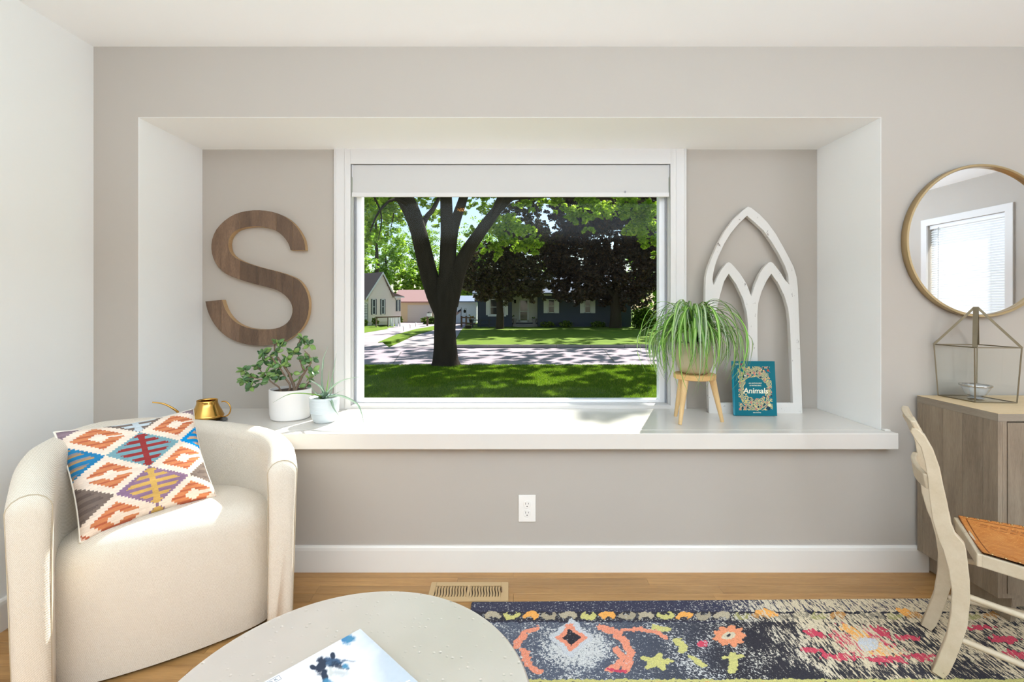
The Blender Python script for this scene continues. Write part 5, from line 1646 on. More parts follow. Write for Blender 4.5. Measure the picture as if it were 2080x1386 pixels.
    q = [np.array((*v, 0.0)) for v in ((quad[0].x, quad[0].y - CAMD), (quad[1].x, quad[1].y - CAMD), (quad[2].x, quad[2].y - CAMD), (quad[3].x, quad[3].y - CAMD))]
    B = ((1 - U) * (1 - V))[..., None] * q[0] + (U * (1 - V))[..., None] * q[1] + (U * V)[..., None] * q[2] + ((1 - U) * V)[..., None] * q[3]
    org = np.array(srgb(182, 110, 48)); lt = np.array(srgb(208, 146, 80)); dk = np.array(srgb(120, 62, 22))
    C = np.empty(U.shape + (3,)); C[:] = org
    w = np.sin(17 * U + 9 * np.sin(7 * V)) * np.sin(13 * V + 6 * np.sin(9 * U))
    w2 = np.sin(41 * U + 7 * w) * np.sin(37 * V + 5 * np.cos(21 * U))
    k = np.clip(w * 0.6 + 0.3, 0, 1)[..., None]; C = C * (1 - k * 0.5) + lt * k * 0.5
    C[np.abs(w2) < 0.05] = lt
    # stamped fan rows along the sides
    hgt = np.zeros_like(U)
    for vv_, s_ in ((0.14, 1), (0.86, -1)):
        for i in range(11):
            uc = 0.16 + i * 0.068
            for j in range(4):
                m_ = (np.abs(V - vv_ - (j - 1.5) * 0.022) < 0.004) & (np.abs(U - uc + s_ * (V - vv_) * 0.3) < 0.026)
                C[m_] = dk; hgt[m_] = -0.001
    bd = np.minimum.reduce([U, 1 - U, V, 1 - V])
    C[(bd > 0.05) & (bd < 0.056)] = dk
    C[(bd < 0.02) & ((U * 26 % 1 < 0.16) | (V * 26 % 1 < 0.16))] = dk * 0.8
    Z = zs + 0.004 - 0.022 * (1 - (2 * V - 1) ** 2) * (0.35 + 0.65 * np.sin(PI * np.clip(U, 0, 1))) + hgt
    P = B.copy(); P[..., 2] = Z
    link('leather_seat', grid_mesh('leather_seat', P, C), print_mat('tooled_leather', 0.38, weave=0.2, wscale=120), root)
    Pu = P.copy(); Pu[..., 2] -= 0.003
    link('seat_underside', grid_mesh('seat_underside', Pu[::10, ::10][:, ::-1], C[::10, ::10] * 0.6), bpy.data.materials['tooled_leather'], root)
    M_tack = mat('brass_tack', srgb(200, 170, 120), 0.3, metal=1)
    tm = MB().lathe([(0.004, 0), (0.0035, 0.0015), (0.0015, 0.0028), (0.0, 0.003)], 0, 0, 0, 8).mesh('tack', smooth='all'); tm.materials.append(M_tack)
    for (a, b) in ((q[0], q[1]), (q[3], q[2])):
        for i in range(12):
            t = (i + 0.6) / 12.4
            c = a * (1 - t) + b * t
            cin = c + (np.array([(q[2] + q[3] + q[0] + q[1])[0] / 4, (q[0] + q[1] + q[2] + q[3])[1] / 4, 0]) - c) * 0.035
            link('tack', tm, None, root, (cin[0], cin[1], zs + 0.003))
    # front legs (outside the frame) and stretchers
    for C_, sg in ((fn, 1), (ff, -1)):
        MB().tube([P3(C_ + f * 0.02, RZ), P3(C_ + f * 0.012, 0.14), P3(C_, 0.30), P3(C_ - f * 0.004, zs - 0.02)], [0.013, 0.016, 0.019, 0.021], 14).build('leg', m, root, smooth=True)
    s1, z1_ = a8(660, 1040); 
    MB().tube([W(Cn, s1 - 0.012, z1_, 0.015), P3(fn, 0.155)], 0.0095, 12).build('stretcher', m, root, smooth=True)
    MB().tube([W(Cf, s1 - 0.012, z1_, -0.015), P3(ff, 0.155)], 0.0095, 12).build('stretcher', m, root, smooth=True)
    s2, z2 = a8(690, 625)
    MB().tube([W(Cn, s2 - 0.015, z2, 0.015), P3(fn, z2 + 0.0)], 0.0095, 12).build('stretcher', m, root, smooth=True)
    MB().tube([W(Cf, s2 - 0.015, z2, -0.015), P3(ff, z2 + 0.0)], 0.0095, 12).build('stretcher', m, root, smooth=True)
dining_chair()

# ------------------------------------------------------------------ side window with blinds (seen in the mirror), ceiling light
def side_window():
    w2 = empty('window_2', (ROOM_R, (WY0 + WY1) / 2, WRB), kind='structure')
    c = 0.066
    mb = MB().box(ROOM_R - 0.018, ROOM_R - 0.0005, WY0 - c, WY0, WRB - c, WRT + c).box(ROOM_R - 0.018, ROOM_R - 0.0005, WY1, WY1 + c, WRB - c, WRT + c)
    mb.box(ROOM_R - 0.018, ROOM_R - 0.0005, WY0, WY1, WRT, WRT + c).box(ROOM_R - 0.018, ROOM_R - 0.0005, WY0, WY1, WRB - c, WRB)
    mb.build('casing', M_casing, w2)
    mb = MB()
    for a, b, e, d in ((WY0, WY0 + 0.035, WRB, WRT), (WY1 - 0.035, WY1, WRB, WRT)):
        mb.box(ROOM_R + 0.06, ROOM_R + 0.10, a, b, e, d)
    mb.box(ROOM_R + 0.06, ROOM_R + 0.10, WY0 + 0.035, WY1 - 0.035, WRB, WRB + 0.035).box(ROOM_R + 0.06, ROOM_R + 0.10, WY0 + 0.035, WY1 - 0.035, WRT - 0.035, WRT)
    mb.box(ROOM_R + 0.06, ROOM_R + 0.10, WY0 + 0.035, WY1 - 0.035, 1.05, 1.085)
    mb.build('window_frame', M_vinyl, w2)
    MB().box(ROOM_R + 0.075, ROOM_R + 0.079, WY0 + 0.03, WY1 - 0.03, WRB + 0.03, WRT - 0.03).build('window_pane', M_glass, w2)
    bl = empty('venetian_blind', (ROOM_R + 0.03, (WY0 + WY1) / 2, WRB), 'white venetian blind over the side window reflected in the mirror', 'blind')
    M_b, nt, p = new_mat('blind_vinyl')
    p.inputs['Base Color'].default_value = (*srgb(246, 246, 246), 1); p.inputs['Roughness'].default_value = 0.4
    tr = N(nt, 'ShaderNodeBsdfTranslucent'); tr.inputs[0].default_value = (0.95, 0.95, 0.96, 1)
    mx = N(nt, 'ShaderNodeMixShader'); mx.inputs[0].default_value = 0.3
    out = nt.nodes['Material Output']
    nt.links.new(p.outputs[0], mx.inputs[1]); nt.links.new(tr.outputs[0], mx.inputs[2]); nt.links.new(mx.outputs[0], out.inputs[0])
    L = WY1 - WY0 - 0.02
    hw = 0.0125
    ang = math.radians(56)
    cs, sn = math.cos(ang) * hw, math.sin(ang) * hw
    vs = [(-cs, 0, -sn), (-cs * 0.2 - 0.002, 0, 0), (cs, 0, sn), (-cs, L, -sn), (-cs * 0.2 - 0.002, L, 0), (cs, L, sn)]
    vs += [(x + 0.0006, y, z - 0.0004) for x, y, z in vs]
    fs = [(0, 1, 4, 3), (1, 2, 5, 4), (9, 10, 7, 6), (10, 11, 8, 7), (0, 3, 9, 6), (2, 8, 11, 5), (0, 6, 7, 1), (1, 7, 8, 2), (3, 4, 10, 9), (4, 5, 11, 10)]
    sm = MB().add(vs, fs).mesh('slat'); sm.materials.append(M_b)
    z = WRB + 0.05
    while z < WRT - 0.05:
        link('slat', sm, None, bl, (ROOM_R + 0.03, WY0 + 0.01, z)); z += 0.024
    MB().box(ROOM_R + 0.012, ROOM_R + 0.048, WY0 + 0.006, WY1 - 0.006, WRT - 0.04, WRT - 0.002).build('headrail', mat('blind_rail', srgb(235, 235, 236), 0.4), bl)
    MB().box(ROOM_R + 0.018, ROOM_R + 0.042, WY0 + 0.01, WY1 - 0.01, WRB + 0.018, WRB + 0.032).build('bottom_rail', bpy.data.materials['blind_rail'], bl)
    mb = MB()
    for y_ in (WY0 + 0.15, WY1 - 0.15): mb.tube([(ROOM_R + 0.015, y_, WRB + 0.03), (ROOM_R + 0.015, y_, WRT - 0.03)], 0.001, 6)
    mb.build('cord', bpy.data.materials['blind_rail'], bl)
    MB().tube([(ROOM_R + 0.006, WY0 + 0.11, WRT - 0.03), (ROOM_R + 0.004, WY0 + 0.11, 1.15)], 0.003, 8).build('tilt_wand', mat('clear_wand', srgb(170, 172, 176), 0.3), bl)
side_window()

cl_ = empty('ceiling_light', (-0.60, -2.58, CEIL), 'small warm ceiling lamp seen only reflected in the window glass', 'ceiling light')
MB().lathe([(0.0, -0.0005), (0.075, -0.0005), (0.075, -0.012), (0.0, -0.012)], -0.60, -2.58, CEIL, 40).build('canopy', mat('light_base', srgb(200, 196, 188), 0.4), cl_, smooth=True)
MB().lathe([(0.060, -0.013), (0.058, -0.024), (0.045, -0.034), (0.02, -0.040), (0.0, -0.041)], -0.60, -2.58, CEIL, 32).build('glass_dome', mat('warm_dome', srgb(255, 210, 150), 0.4, emit=(1.0, 0.42, 0.10), estr=30), cl_, smooth='all')

# ================================================================== outdoors
GZ = CAMZ - 1.90                                   # ground level outside
def gd(py, z=None):
    return (CAMZ - (GZ if z is None else z)) * F / (py - VY)
def G(px, py, z=None):
    zz = GZ if z is None else z
    D = (CAMZ - zz) * F / (py - VY)
    return Vector(((px - VX) / F * D, D - CAMD, zz))

def ground_mat(name, c1, c2, scale=2.0, fine=40.0, bump=0.4):
    m, nt, p = new_mat(name)
    tc = N(nt, 'ShaderNodeTexCoord')
    n1 = N(nt, 'ShaderNodeTexNoise'); n1.inputs['Scale'].default_value = scale; n1.inputs['Detail'].default_value = 6; n1.inputs['Roughness'].default_value = 0.6
    n2 = N(nt, 'ShaderNodeTexNoise'); n2.inputs['Scale'].default_value = fine; n2.inputs['Detail'].default_value = 4
    nt.links.new(tc.outputs['Object'], n1.inputs['Vector']); nt.links.new(tc.outputs['Object'], n2.inputs['Vector'])
    mf = N(nt, 'ShaderNodeMix', data_type='FLOAT'); mf.inputs[0].default_value = 0.5
    nt.links.new(n1.outputs[0], mf.inputs[2]); nt.links.new(n2.outputs[0], mf.inputs[3])
    cr = N(nt, 'ShaderNodeValToRGB'); cr.color_ramp.elements[0].position = 0.35; cr.color_ramp.elements[1].position = 0.65
    cr.color_ramp.elements[0].color = (*c1, 1); cr.color_ramp.elements[1].color = (*c2, 1)
    nt.links.new(mf.outputs[0], cr.inputs[0]); nt.links.new(cr.outputs[0], p.inputs['Base Color'])
    p.inputs['Roughness'].default_value = 0.9; p.inputs['Specular IOR Level'].default_value = 0.15
    b = N(nt, 'ShaderNodeBump'); b.inputs['Strength'].default_value = bump; b.inputs['Distance'].default_value = 0.03
    nt.links.new(n2.outputs[0], b.inputs['Height']); nt.links.new(b.outputs[0], p.inputs['Normal'])
    return m
M_grass = ground_mat('lawn_grass', srgb(80, 108, 20), srgb(128, 154, 36), 1.5, 30, 0.8)
M_street = ground_mat('street_concrete', srgb(166, 150, 160), srgb(184, 168, 178), 0.8, 25, 0.15)
M_drive = ground_mat('driveway_concrete', srgb(166, 154, 158), srgb(184, 172, 176), 0.8, 25, 0.15)
def poly_slab(name, pts, z0, z1, m, parent=None, kind='structure'):
    n = len(pts)
    vs = [(x, y, z0) for x, y in pts] + [(x, y, z1) for x, y in pts]
    mb = MB().add(vs, [tuple(range(n))[::-1], tuple(range(n, 2 * n))] + [(i, (i + 1) % n, n + (i + 1) % n, n + i) for i in range(n)])
    o = mb.build(name, m, parent)
    if parent is None: o['kind'] = kind
    return o
YN, YF = Y(gd(742)), Y(gd(705))                    # near and far edges of the street
poly_slab('ground', [(-90, T + 0.6), (90, T + 0.6), (90, 160), (-90, 160)], GZ - 0.5, GZ - 0.12, M_grass)
poly_slab('lawn_near', [(-40, 0.75), (40, 0.75), (40, YN), (-40, YN)], GZ - 0.119, GZ, M_grass)
poly_slab('street', [(-60, YN + 0.0), (60, YN + 0.0), (60, YF), (-60, YF)], GZ - 0.119, GZ - 0.03, M_street)
# far lawn right of driveway 2, boundaries from the floor chart
def xy(px, py): q = G(px, py); return (q.x, q.y)
dr2_r = [xy(905, 704), xy(925, 690), xy(938, 668), xy(950, 655)]
poly_slab('lawn_far', [(q[0], q[1]) for q in (xy(912, 705), xy(926, 690), xy(936, 672), xy(948, 660))] + [(-5, 62), (60, 62), (60, YF)], GZ - 0.119, GZ, M_grass)
# driveways
poly_slab('driveway_1', [xy(640, 705), xy(790, 705), xy(775, 694), xy(812, 680), xy(868, 668), xy(900, 659), (-6.5, 55), (-13, 55), xy(800, 664), xy(735, 676), xy(600, 690)], GZ - 0.118, GZ - 0.012, M_drive)
poly_slab('driveway_2', [xy(791, 705), xy(911, 705), xy(925, 690), xy(935.5, 672), xy(947, 660), (-5.4, 55), (-6.4, 55), xy(900, 659), xy(868, 670)], GZ - 0.118, GZ - 0.010, M_drive)
poly_slab('grass_strip', [xy(768, 696), xy(795, 694), xy(832, 684), xy(880, 671), xy(915, 662), xy(908, 657), xy(880, 663), xy(845, 669), xy(805, 680)], GZ - 0.117, GZ + 0.015, M_grass)
poly_slab('lawn_left', [(-60, YF), xy(600, 704), xy(600, 691), xy(735, 677), xy(790, 668), xy(770, 664), (-20, 62), (-60, 62)], GZ - 0.119, GZ + 0.0, M_grass)
# curb pieces along the far side
M_curb = ground_mat('curb_concrete', srgb(150, 142, 140), srgb(172, 164, 160), 2, 40, 0.2)
cu = MB().box(-2.45, -2.35, YF - 0.12, YF, GZ - 0.03, GZ + 0.11)
cur = tag(MB().box(-2.30, 60, YF + 0.001, YF + 0.02, GZ - 0.1, GZ + 0.001).build('curb', M_curb), kind='structure')
x = -2.45
while x < 14:
    MB().box(x, x + 1.49, YF - 0.14, YF - 0.001, GZ - 0.029, GZ + 0.105).build('curb_stone', M_curb, cur, bevel=0.015, seg=1); x += 1.5
# street joints: recessed dark lines built as thin tar strips
M_tar = mat('joint_tar', srgb(120, 110, 114), 0.9)
jt = tag(MB().box(-60, -3.3, YF - 0.55, YF - 0.52, GZ - 0.0299, GZ - 0.026).build('street_joint', M_tar), kind='structure')
for (pa, pb) in (((815, 715), (799, 738)), ((1228, 712), (1248, 736))):
    a, b = G(*pa, GZ - 0.028), G(*pb, GZ - 0.028)
    MB().beam(a, b, 0.05, 0.003).build('joint', M_tar, jt)

# grass blades at the near lawn's edge and in front of the window
def blades(n, x0, x1, y0, y1, h, name, parent=None):
    X = rng.uniform(x0, x1, n); Yy = rng.uniform(y0, y1, n); a = rng.uniform(0, PI, n); hh = h * rng.uniform(0.5, 1.2, n)
    dx, dy = np.cos(a) * 0.006, np.sin(a) * 0.006
    lx, ly = rng.normal(0, 0.3, n) * hh, rng.normal(0, 0.3, n) * hh
    V = np.empty((n, 3, 3))
    V[:, 0] = np.stack([X - dx, Yy - dy, np.full(n, GZ)], -1); V[:, 1] = np.stack([X + dx, Yy + dy, np.full(n, GZ)], -1)
    V[:, 2] = np.stack([X + lx, Yy + ly, GZ + hh], -1)
    Q = np.arange(n * 3).reshape(n, 3)
    return fast_mesh(name, V.reshape(-1, 3), Q)
M_blade = leaf_mat('grass_blades', [srgb(86, 118, 22), srgb(114, 148, 32), srgb(150, 176, 48)], 0.45, 0.6)
gb = link('grass', blades(170000, -5.2, 5.2, Y(8.8), YN + 0.02, 0.045, 'grass'), M_blade)
tag(gb, 'short bright green lawn grass outside the window', 'grass', kind='stuff')

# ---------------- foliage
def leaf_cloud(name, clusters, size, mat_, parent=None, dens=1.0, flat=0.55, curve=True):
    """clusters: (cx,cy,cz, rx,ry,rz, n)"""
    allV = []
    for (cx, cy, cz, rx, ry, rz, n) in clusters:
        n = max(3, int(n * dens))
        d = rng.normal(0, 1, (n, 3)); d /= np.linalg.norm(d, axis=1)[:, None]
        r = rng.uniform(0.15, 1, n) ** 0.5
        # break the ball into clumps
        nc = max(2, n // 22)
        cc = rng.normal(0, 1, (nc, 3)); cc /= np.linalg.norm(cc, axis=1)[:, None]; cc *= rng.uniform(0.3, 1.0, nc)[:, None] ** 0.6
        pick = rng.integers(0, nc, n)
        P = cc[pick] + d * r[:, None] * 0.24
        P = P * np.array([rx, ry, rz]) + np.array([cx, cy, cz])
        s = size * rng.uniform(0.6, 1.3, n)
        nrm = rng.normal(0, 1, (n, 3)); nrm[:, 2] = np.abs(nrm[:, 2]) + flat; nrm /= np.linalg.norm(nrm, axis=1)[:, None]
        t = np.cross(nrm, rng.normal(0, 1, (n, 3))); t /= np.linalg.norm(t, axis=1)[:, None]
        b = np.cross(nrm, t)
        L = s[:, None] * t; W_ = s[:, None] * 0.42 * b; dr = s[:, None] * np.array([0, 0, -0.18])
        V = np.stack([P - L * 0.5, P + W_ + L * 0.05, P + L * 0.55 + dr, P - W_ + L * 0.05], 1)
        allV.append(V.reshape(-1, 3))
    V = np.concatenate(allV); Q = np.arange(len(V)).reshape(-1, 4)
    o = link(name, fast_mesh(name, V, Q), mat_, parent)
    o['kind'] = 'stuff'
    return o
M_bark = mat('dark_bark', srgb(62, 52, 44), 0.95, var=0.35, vscale=7, bump=1.0, bscale=14, stretch=(1, 1, 0.25), spec=0.1)
M_lf_big = leaf_mat('honey_leaf', [srgb(96, 134, 30), srgb(138, 174, 40), srgb(172, 204, 56), srgb(204, 226, 90)], 0.6, 0.5)
M_lf_dk = leaf_mat('maple_purple_leaf', [srgb(40, 30, 34), srgb(54, 44, 42), srgb(66, 50, 46), srgb(92, 66, 48)], 0.15, 0.6)
M_lf_dk2 = leaf_mat('maple_green_purple_leaf', [srgb(46, 42, 34), srgb(66, 64, 38), srgb(84, 62, 50), srgb(106, 104, 52)], 0.3, 0.6)
M_lf_bg = leaf_mat('far_leaf', [srgb(84, 124, 34), srgb(124, 164, 44), srgb(164, 200, 60), srgb(196, 220, 96)], 0.55, 0.6)

# big tree in front
BT = 14.55
bt = empty('street_tree', (G(905, 746).x, Y(BT), GZ), 'thick dark trunked shade tree with spreading limbs near the street', 'tree')
def tp(px, py, dd=0.0): return A(px, py, BT + dd)
k = BT / F
trunk = MB().tube([tp(905, 752), tp(905, 744), tp(904, 732), tp(904, 705), tp(903, 670), tp(904, 640), tp(905, 612), tp(906, 590), tp(907, 565)],
                  [36 * k, 31 * k, 26 * k, 23 * k, 21.5 * k, 22 * k, 25 * k, 24 * k, 20 * k], 26)
# buttress wobble
for i, v in enumerate(trunk.v):
    a = math.atan2(v.y - Y(BT), v.x - G(905, 746).x); hgt = v.z - GZ
    s = 1 + 0.06 * math.sin(5 * a + 1.3) * max(0, 1 - hgt / 2.0) + 0.025 * math.sin(9 * a + hgt)
    c = Vector((G(905, 746).x, Y(BT), v.z)); trunk.v[i] = c + (v - c) * s
trunk.build('trunk', M_bark, bt, smooth=True)
limbs = [([tp(898, 640), tp(884, 600), tp(872, 560), tp(862, 520), tp(850, 470), tp(836, 430), tp(818, 395), tp(790, 345, -1), tp(740, 270, -2)], [15, 18, 18, 17.5, 16.5, 17, 18, 15, 9]),
         ([tp(905, 620), tp(909, 570), tp(910, 520), tp(909, 470), tp(907, 430), tp(906, 395), tp(903, 330), tp(895, 240, 1)], [20, 19, 17, 14, 12.5, 12, 10, 7]),
         ([tp(914, 520), tp(920, 470), tp(930, 435), tp(942, 400), tp(955, 350, .5), tp(985, 270, 1.5)], [12, 11, 10, 9, 8, 5]),
         ([tp(912, 620), tp(926, 565), tp(944, 520), tp(965, 487), tp(990, 452), tp(1012, 424), tp(1034, 404), tp(1060, 394), tp(1105, 380, -.5)], [19, 17, 14, 12.5, 11.5, 10, 8, 6.5, 5]),
         ([tp(852, 480), tp(864, 445, .4), tp(880, 425, .8), tp(892, 400, 1.2)], [6, 6, 5, 4]),
         ([tp(1040, 402), tp(1100, 396, .5), tp(1180, 400, 1), tp(1260, 404, 1.5), tp(1345, 412, 2)], [6, 6, 5.5, 4.5, 3]),
         ([tp(1000, 440), tp(1015, 405, -1), tp(1040, 360, -2), tp(1100, 290, -3)], [7, 6, 5, 4]),
         ([tp(832, 420), tp(800, 405, -1), tp(770, 430, -1.5), tp(752, 470, -2)], [4, 3, 2, 1.2])]
for pts, rr in limbs:
    q = lerp_path(pts, 3); n = len(q); rad = [k * float(np.interp(i / (n - 1) * (len(rr) - 1), range(len(rr)), rr)) for i in range(n)]
    MB().tube(q, rad, 14).build('limb', M_bark, bt, smooth=True)
def twigs(lst, r0=0.02, name='branch', parent=None, m=None):
    for pts in lst:
        q = lerp_path(pts, 4); n = len(q)
        MB().tube(q, [r0 * (1 - 0.75 * i / (n - 1)) for i in range(n)], 6).build(name, m or M_bark, parent, smooth=True)
twigs([[tp(760, 400, -1), tp(775, 440, -1.2), tp(768, 490, -1.2)], [tp(790, 395, 0), tp(800, 430, 0.5), tp(792, 470, .8)], [tp(1000, 430, .5), tp(1030, 450, 1), tp(1075, 470, 1)], [tp(1240, 404, 1.4), tp(1270, 440, 1), tp(1300, 470, .6)], [tp(1180, 400, 1), tp(1185, 430, .6), tp(1190, 455, .4)]], 0.035, 'branch', bt)
cl = []
def C_(px, py, dd, r, n, rz=None, ry=None):
    q = tp(px, py, dd); cl.append((q.x, q.y, q.z, r, ry or r, rz or r * 0.7, n))
# hanging foliage in view
for (px, py, dd, r, n) in ((760, 410, -1, .75, 300), (800, 420, 1.5, .7, 260), (765, 450, 1, .6, 200), (745, 480, 2, .55, 160), (870, 410, 2.5, .6, 200), (880, 440, 3, .5, 150), (950, 420, 2, .4, 90),
                          (990, 410, 1.5, .5, 160), (1010, 455, 1, .7, 330), (1050, 480, .8, .75, 380), (1080, 500, 1, .45, 180), (1000, 510, 1.2, .45, 150), (960, 470, 2.5, .35, 70),
                          (1070, 410, 1, .5, 150), (1120, 402, 1, .6, 160), (1180, 405, .8, .6, 220), (1175, 440, .5, .38, 120), (1205, 425, .3, .55, 220), (1195, 468, .3, .22, 60), (1250, 415, .5, .65, 300),
                          (1290, 425, .2, .6, 280), (1300, 460, .3, .5, 240), (1325, 440, .1, .6, 300), (1320, 490, .4, .38, 170), (1335, 520, .6, .25, 70), (1280, 470, .8, .28, 60), (1150, 425, 1.5, .4, 80)):
    C_(px, py, dd, r, n)
M_c = leaf_cloud('foliage', cl, 0.115, M_lf_big, bt, dens=2.6)
# crown above the view: casts the dappled shade on lawn, street and ledge
cl2 = []
r_ = random.Random(21)
for i in range(250):
    a = r_.uniform(0, 2 * PI); rr = 9.5 * math.sqrt(r_.random())
    xx, yy_ = G(905, 746).x + 1.5 + rr * math.cos(a), Y(BT) + 1.0 + rr * math.sin(a) * 0.85
    zz = GZ + r_.uniform(6.4, 12.5) - 0.02 * rr * rr
    if yy_ < 3.5: continue
    D_ = yy_ + CAMD
    # leave the window's view as photographed: nothing lower than the top edge of the opening
    if VY - (zz - 1.1 - CAMZ) / D_ * F > 392: zz = CAMZ + (VY - 380) / F * D_ + 1.1
    # gaps that let the sun reach ledge and chair, as it does in the room
    cl2.append((xx, yy_, zz, 1.0, 1.0, 0.75, 130))
for i in range(110):  # unseen leaf clusters added beyond the tree to shade the street
    xx, yy_ = r_.uniform(-7, 15), r_.uniform(20, 30)
    zz = max(GZ + r_.uniform(8.5, 12.5), CAMZ + (VY - 380) / F * (yy_ + CAMD) + 1.3)
    cl2.append((xx, yy_, zz, 1.1, 1.1, 0.8, 130))
for i in range(120):  # more unseen clusters, added to shade the far lawn
    xx, yy_ = r_.uniform(-1, 26), r_.uniform(31, 47)
    zz = CAMZ + (VY - 380) / F * (yy_ + CAMD) + 1.3 + r_.uniform(0, 2)
    cl2.append((xx, yy_, zz, 1.3, 1.3, 0.8, 120))
sdir = np.array(sd)
keep = []
for c in cl2:
    # line from the ledge / chair towards the sun
    ok = True
    for t0, rad_ in (((-0.2, 0.25, 0.7), 1.15), ((-1.1, -0.45, 0.5), 1.5), ((-1.35, -0.75, 0.72), 1.5)):
        v = np.array(c[:3]) - np.array(t0); t = v @ sdir
        if np.linalg.norm(v - t * sdir) < rad_: ok = False
    if ok: keep.append(c)
leaf_cloud('crown', keep, 0.24, M_lf_big, bt)  # tree crown together with the added shade clusters

# dark maples in front of the blue house
def maple(px, base_y, name, label, spec, m, trunk_r, topy, sz=0.20):
    b = G(px, base_y); D = b.y + CAMD
    t = empty(name, b, label, 'tree')
    kk = D / F
    q = [b, A(px + 1, base_y - 30, D), A(px - 1, base_y - 55, D), A(px, base_y - 90, D), A(px + 2, topy, D)]
    MB().tube(lerp_path(q, 3), list(np.linspace(trunk_r * 1.25, trunk_r * 0.4, 13)), 12).build('trunk', M_bark, t, smooth=True)
    for (ax, ay, bx, by, dd) in ((px, base_y - 60, px - 40, base_y - 120, -1), (px, base_y - 65, px + 45, base_y - 125, -1), (px, base_y - 90, px - 22, base_y - 170, .5), (px, base_y - 95, px + 25, base_y - 180, 0)):
        a, c = A(ax, ay, D), A(bx, by, D + dd)
        MB().tube([a, a.lerp(c, 0.5) + Vector((0, 0, -.1)), c], [trunk_r * 0.45, trunk_r * 0.3, trunk_r * 0.12], 8).build('branch', M_bark, t, smooth=True)
    cls = []
    for (cx, cy, r, n) in spec:
        p = A(cx, cy, D - 0.4 + rng.uniform(-1.2, 1.2)); cls.append((p.x, p.y, p.z, r, r * 1.1, r * 0.8, n))
    leaf_cloud('foliage', cls, sz, m, t)
    return t
spec = []
def fill(x0, x1, y0, y1, r, n, cnt, shape):
    out = []
    tries = 0
    while len(out) < cnt and tries < 5000:
        tries += 1
        x_, y_ = r_.uniform(x0, x1), r_.uniform(y0, y1)
        if shape(x_, y_): out.append((x_, y_, r * r_.uniform(0.7, 1.2), n))
    return out
e2 = lambda x, y: ((x - 1228) / 112) ** 2 + ((y - 500) / 118) ** 4 < 1
sp2 = fill(1105, 1335, 395, 612, 0.95, 620, 165, e2)
maple(1250, 666.5, 'purple_maple', 'large dark purple maple tree in front of the blue house', sp2, M_lf_dk, 0.42, 470)
e1 = lambda x, y: (((x - 1030) / 88) ** 2 + ((y - 555) / 50) ** 4 < 1) or (((x - 1070) / 55) ** 2 + ((y - 465) / 62) ** 2 < 1 and not (1100 < x < 1160 and 410 < y < 475))
sp1 = fill(940, 1125, 405, 612, 0.75, 420, 140, e1)
maple(1015, 668, 'young_maple', 'smaller dark leaved tree by the bay window of the blue house', sp1, M_lf_dk2, 0.27, 480, 0.18)
# bush right of the blue house
def bush(name, px, py, D_, rx, rz, n, label, m, sz=0.14, cat='bush'):
    p = A(px, py, D_)
    o = leaf_cloud(name, [(p.x + rx * dx, p.y, p.z + rz * dz, rx * s, rx * s, rz * s, int(n * s)) for dx, dz, s in ((0, 0, .8), (-.35, .1, .5), (.4, -.05, .5), (0, .35, .45), (0.1, -.4, .6), (-.3, -.4, .5), (.35, -.45, .5))], sz, m)
    o['kind'] = 'thing'
    return tag(o, label, cat)
M_lf_bush = leaf_mat('bush_leaf', [srgb(40, 66, 22), srgb(66, 96, 28), srgb(110, 140, 40), srgb(150, 170, 50)], 0.3, 0.6)
bush('bush', 1308, 645, 37, 1.15, 1.25, 2600, 'round green shrub at the right corner of the blue house', M_lf_bush)
bush('bush', 872, 651, 45, 0.0 + 1.0, 0.5, 900, 'low bright shrub beside the driveway in front of the garage', M_lf_bush)
bush('bush', 812, 648, 41.5, 0.30, 0.42, 350, 'small shrub at the corner of the white house', M_lf_bush, 0.1)

# background trees
bgspec = [(700, 520, 56, 4.2, 4200, 'leafy green tree behind the white house roof', 60), (782, 530, 90, 5.4, 3600, 'bright green tree behind the garage left of the big trunk', 66), (868, 520, 102, 6.4, 3400, 'tall green tree seen between the trunk and its left limb', 70),
          (955, 520, 84, 6.0, 3600, 'green tree behind the fork of the big tree', 74), (762, 440, 70, 5.4, 3000, 'high green crown at the top left of the window', 64), (1120, 560, 74, 4.2, 1500, 'green tree far behind the blue house roof', 70), (835, 586, 62, 2.6, 2200, 'low green tree right behind the tan garage roof', 60), (948, 592, 60, 2.2, 1800, 'low green tree above the white garage roof', 60), (1330, 560, 60, 4.0, 2200, 'shaded green tree behind the right end of the blue house', 60)]
for (px, py, D_, r, n, lab, _d) in bgspec:
    c = A(px, py, D_)
    t = empty('background_tree', (c.x, c.y, GZ), lab, 'tree', None)
    MB().tube([(c.x, c.y, GZ), (c.x + 0.3, c.y, (GZ + c.z) / 2), (c.x, c.y, c.z + r * 0.6)], [0.4, 0.3, 0.12], 10).build('trunk', M_bark, t, smooth=True)
    cs_ = []
    for i in range(26):
        a = r_.uniform(0, 6.28); q_ = r_.uniform(0.1, 0.8)
        cs_.append((c.x + r * q_ * math.cos(a), c.y + r * 0.6 * q_ * math.sin(a), c.z + r * 1.1 * r_.uniform(-0.7, 0.8), r * 0.42, r * 0.42, r * 0.36, n // 9))
    leaf_cloud('foliage', cs_, 0.34, M_lf_bg, t)

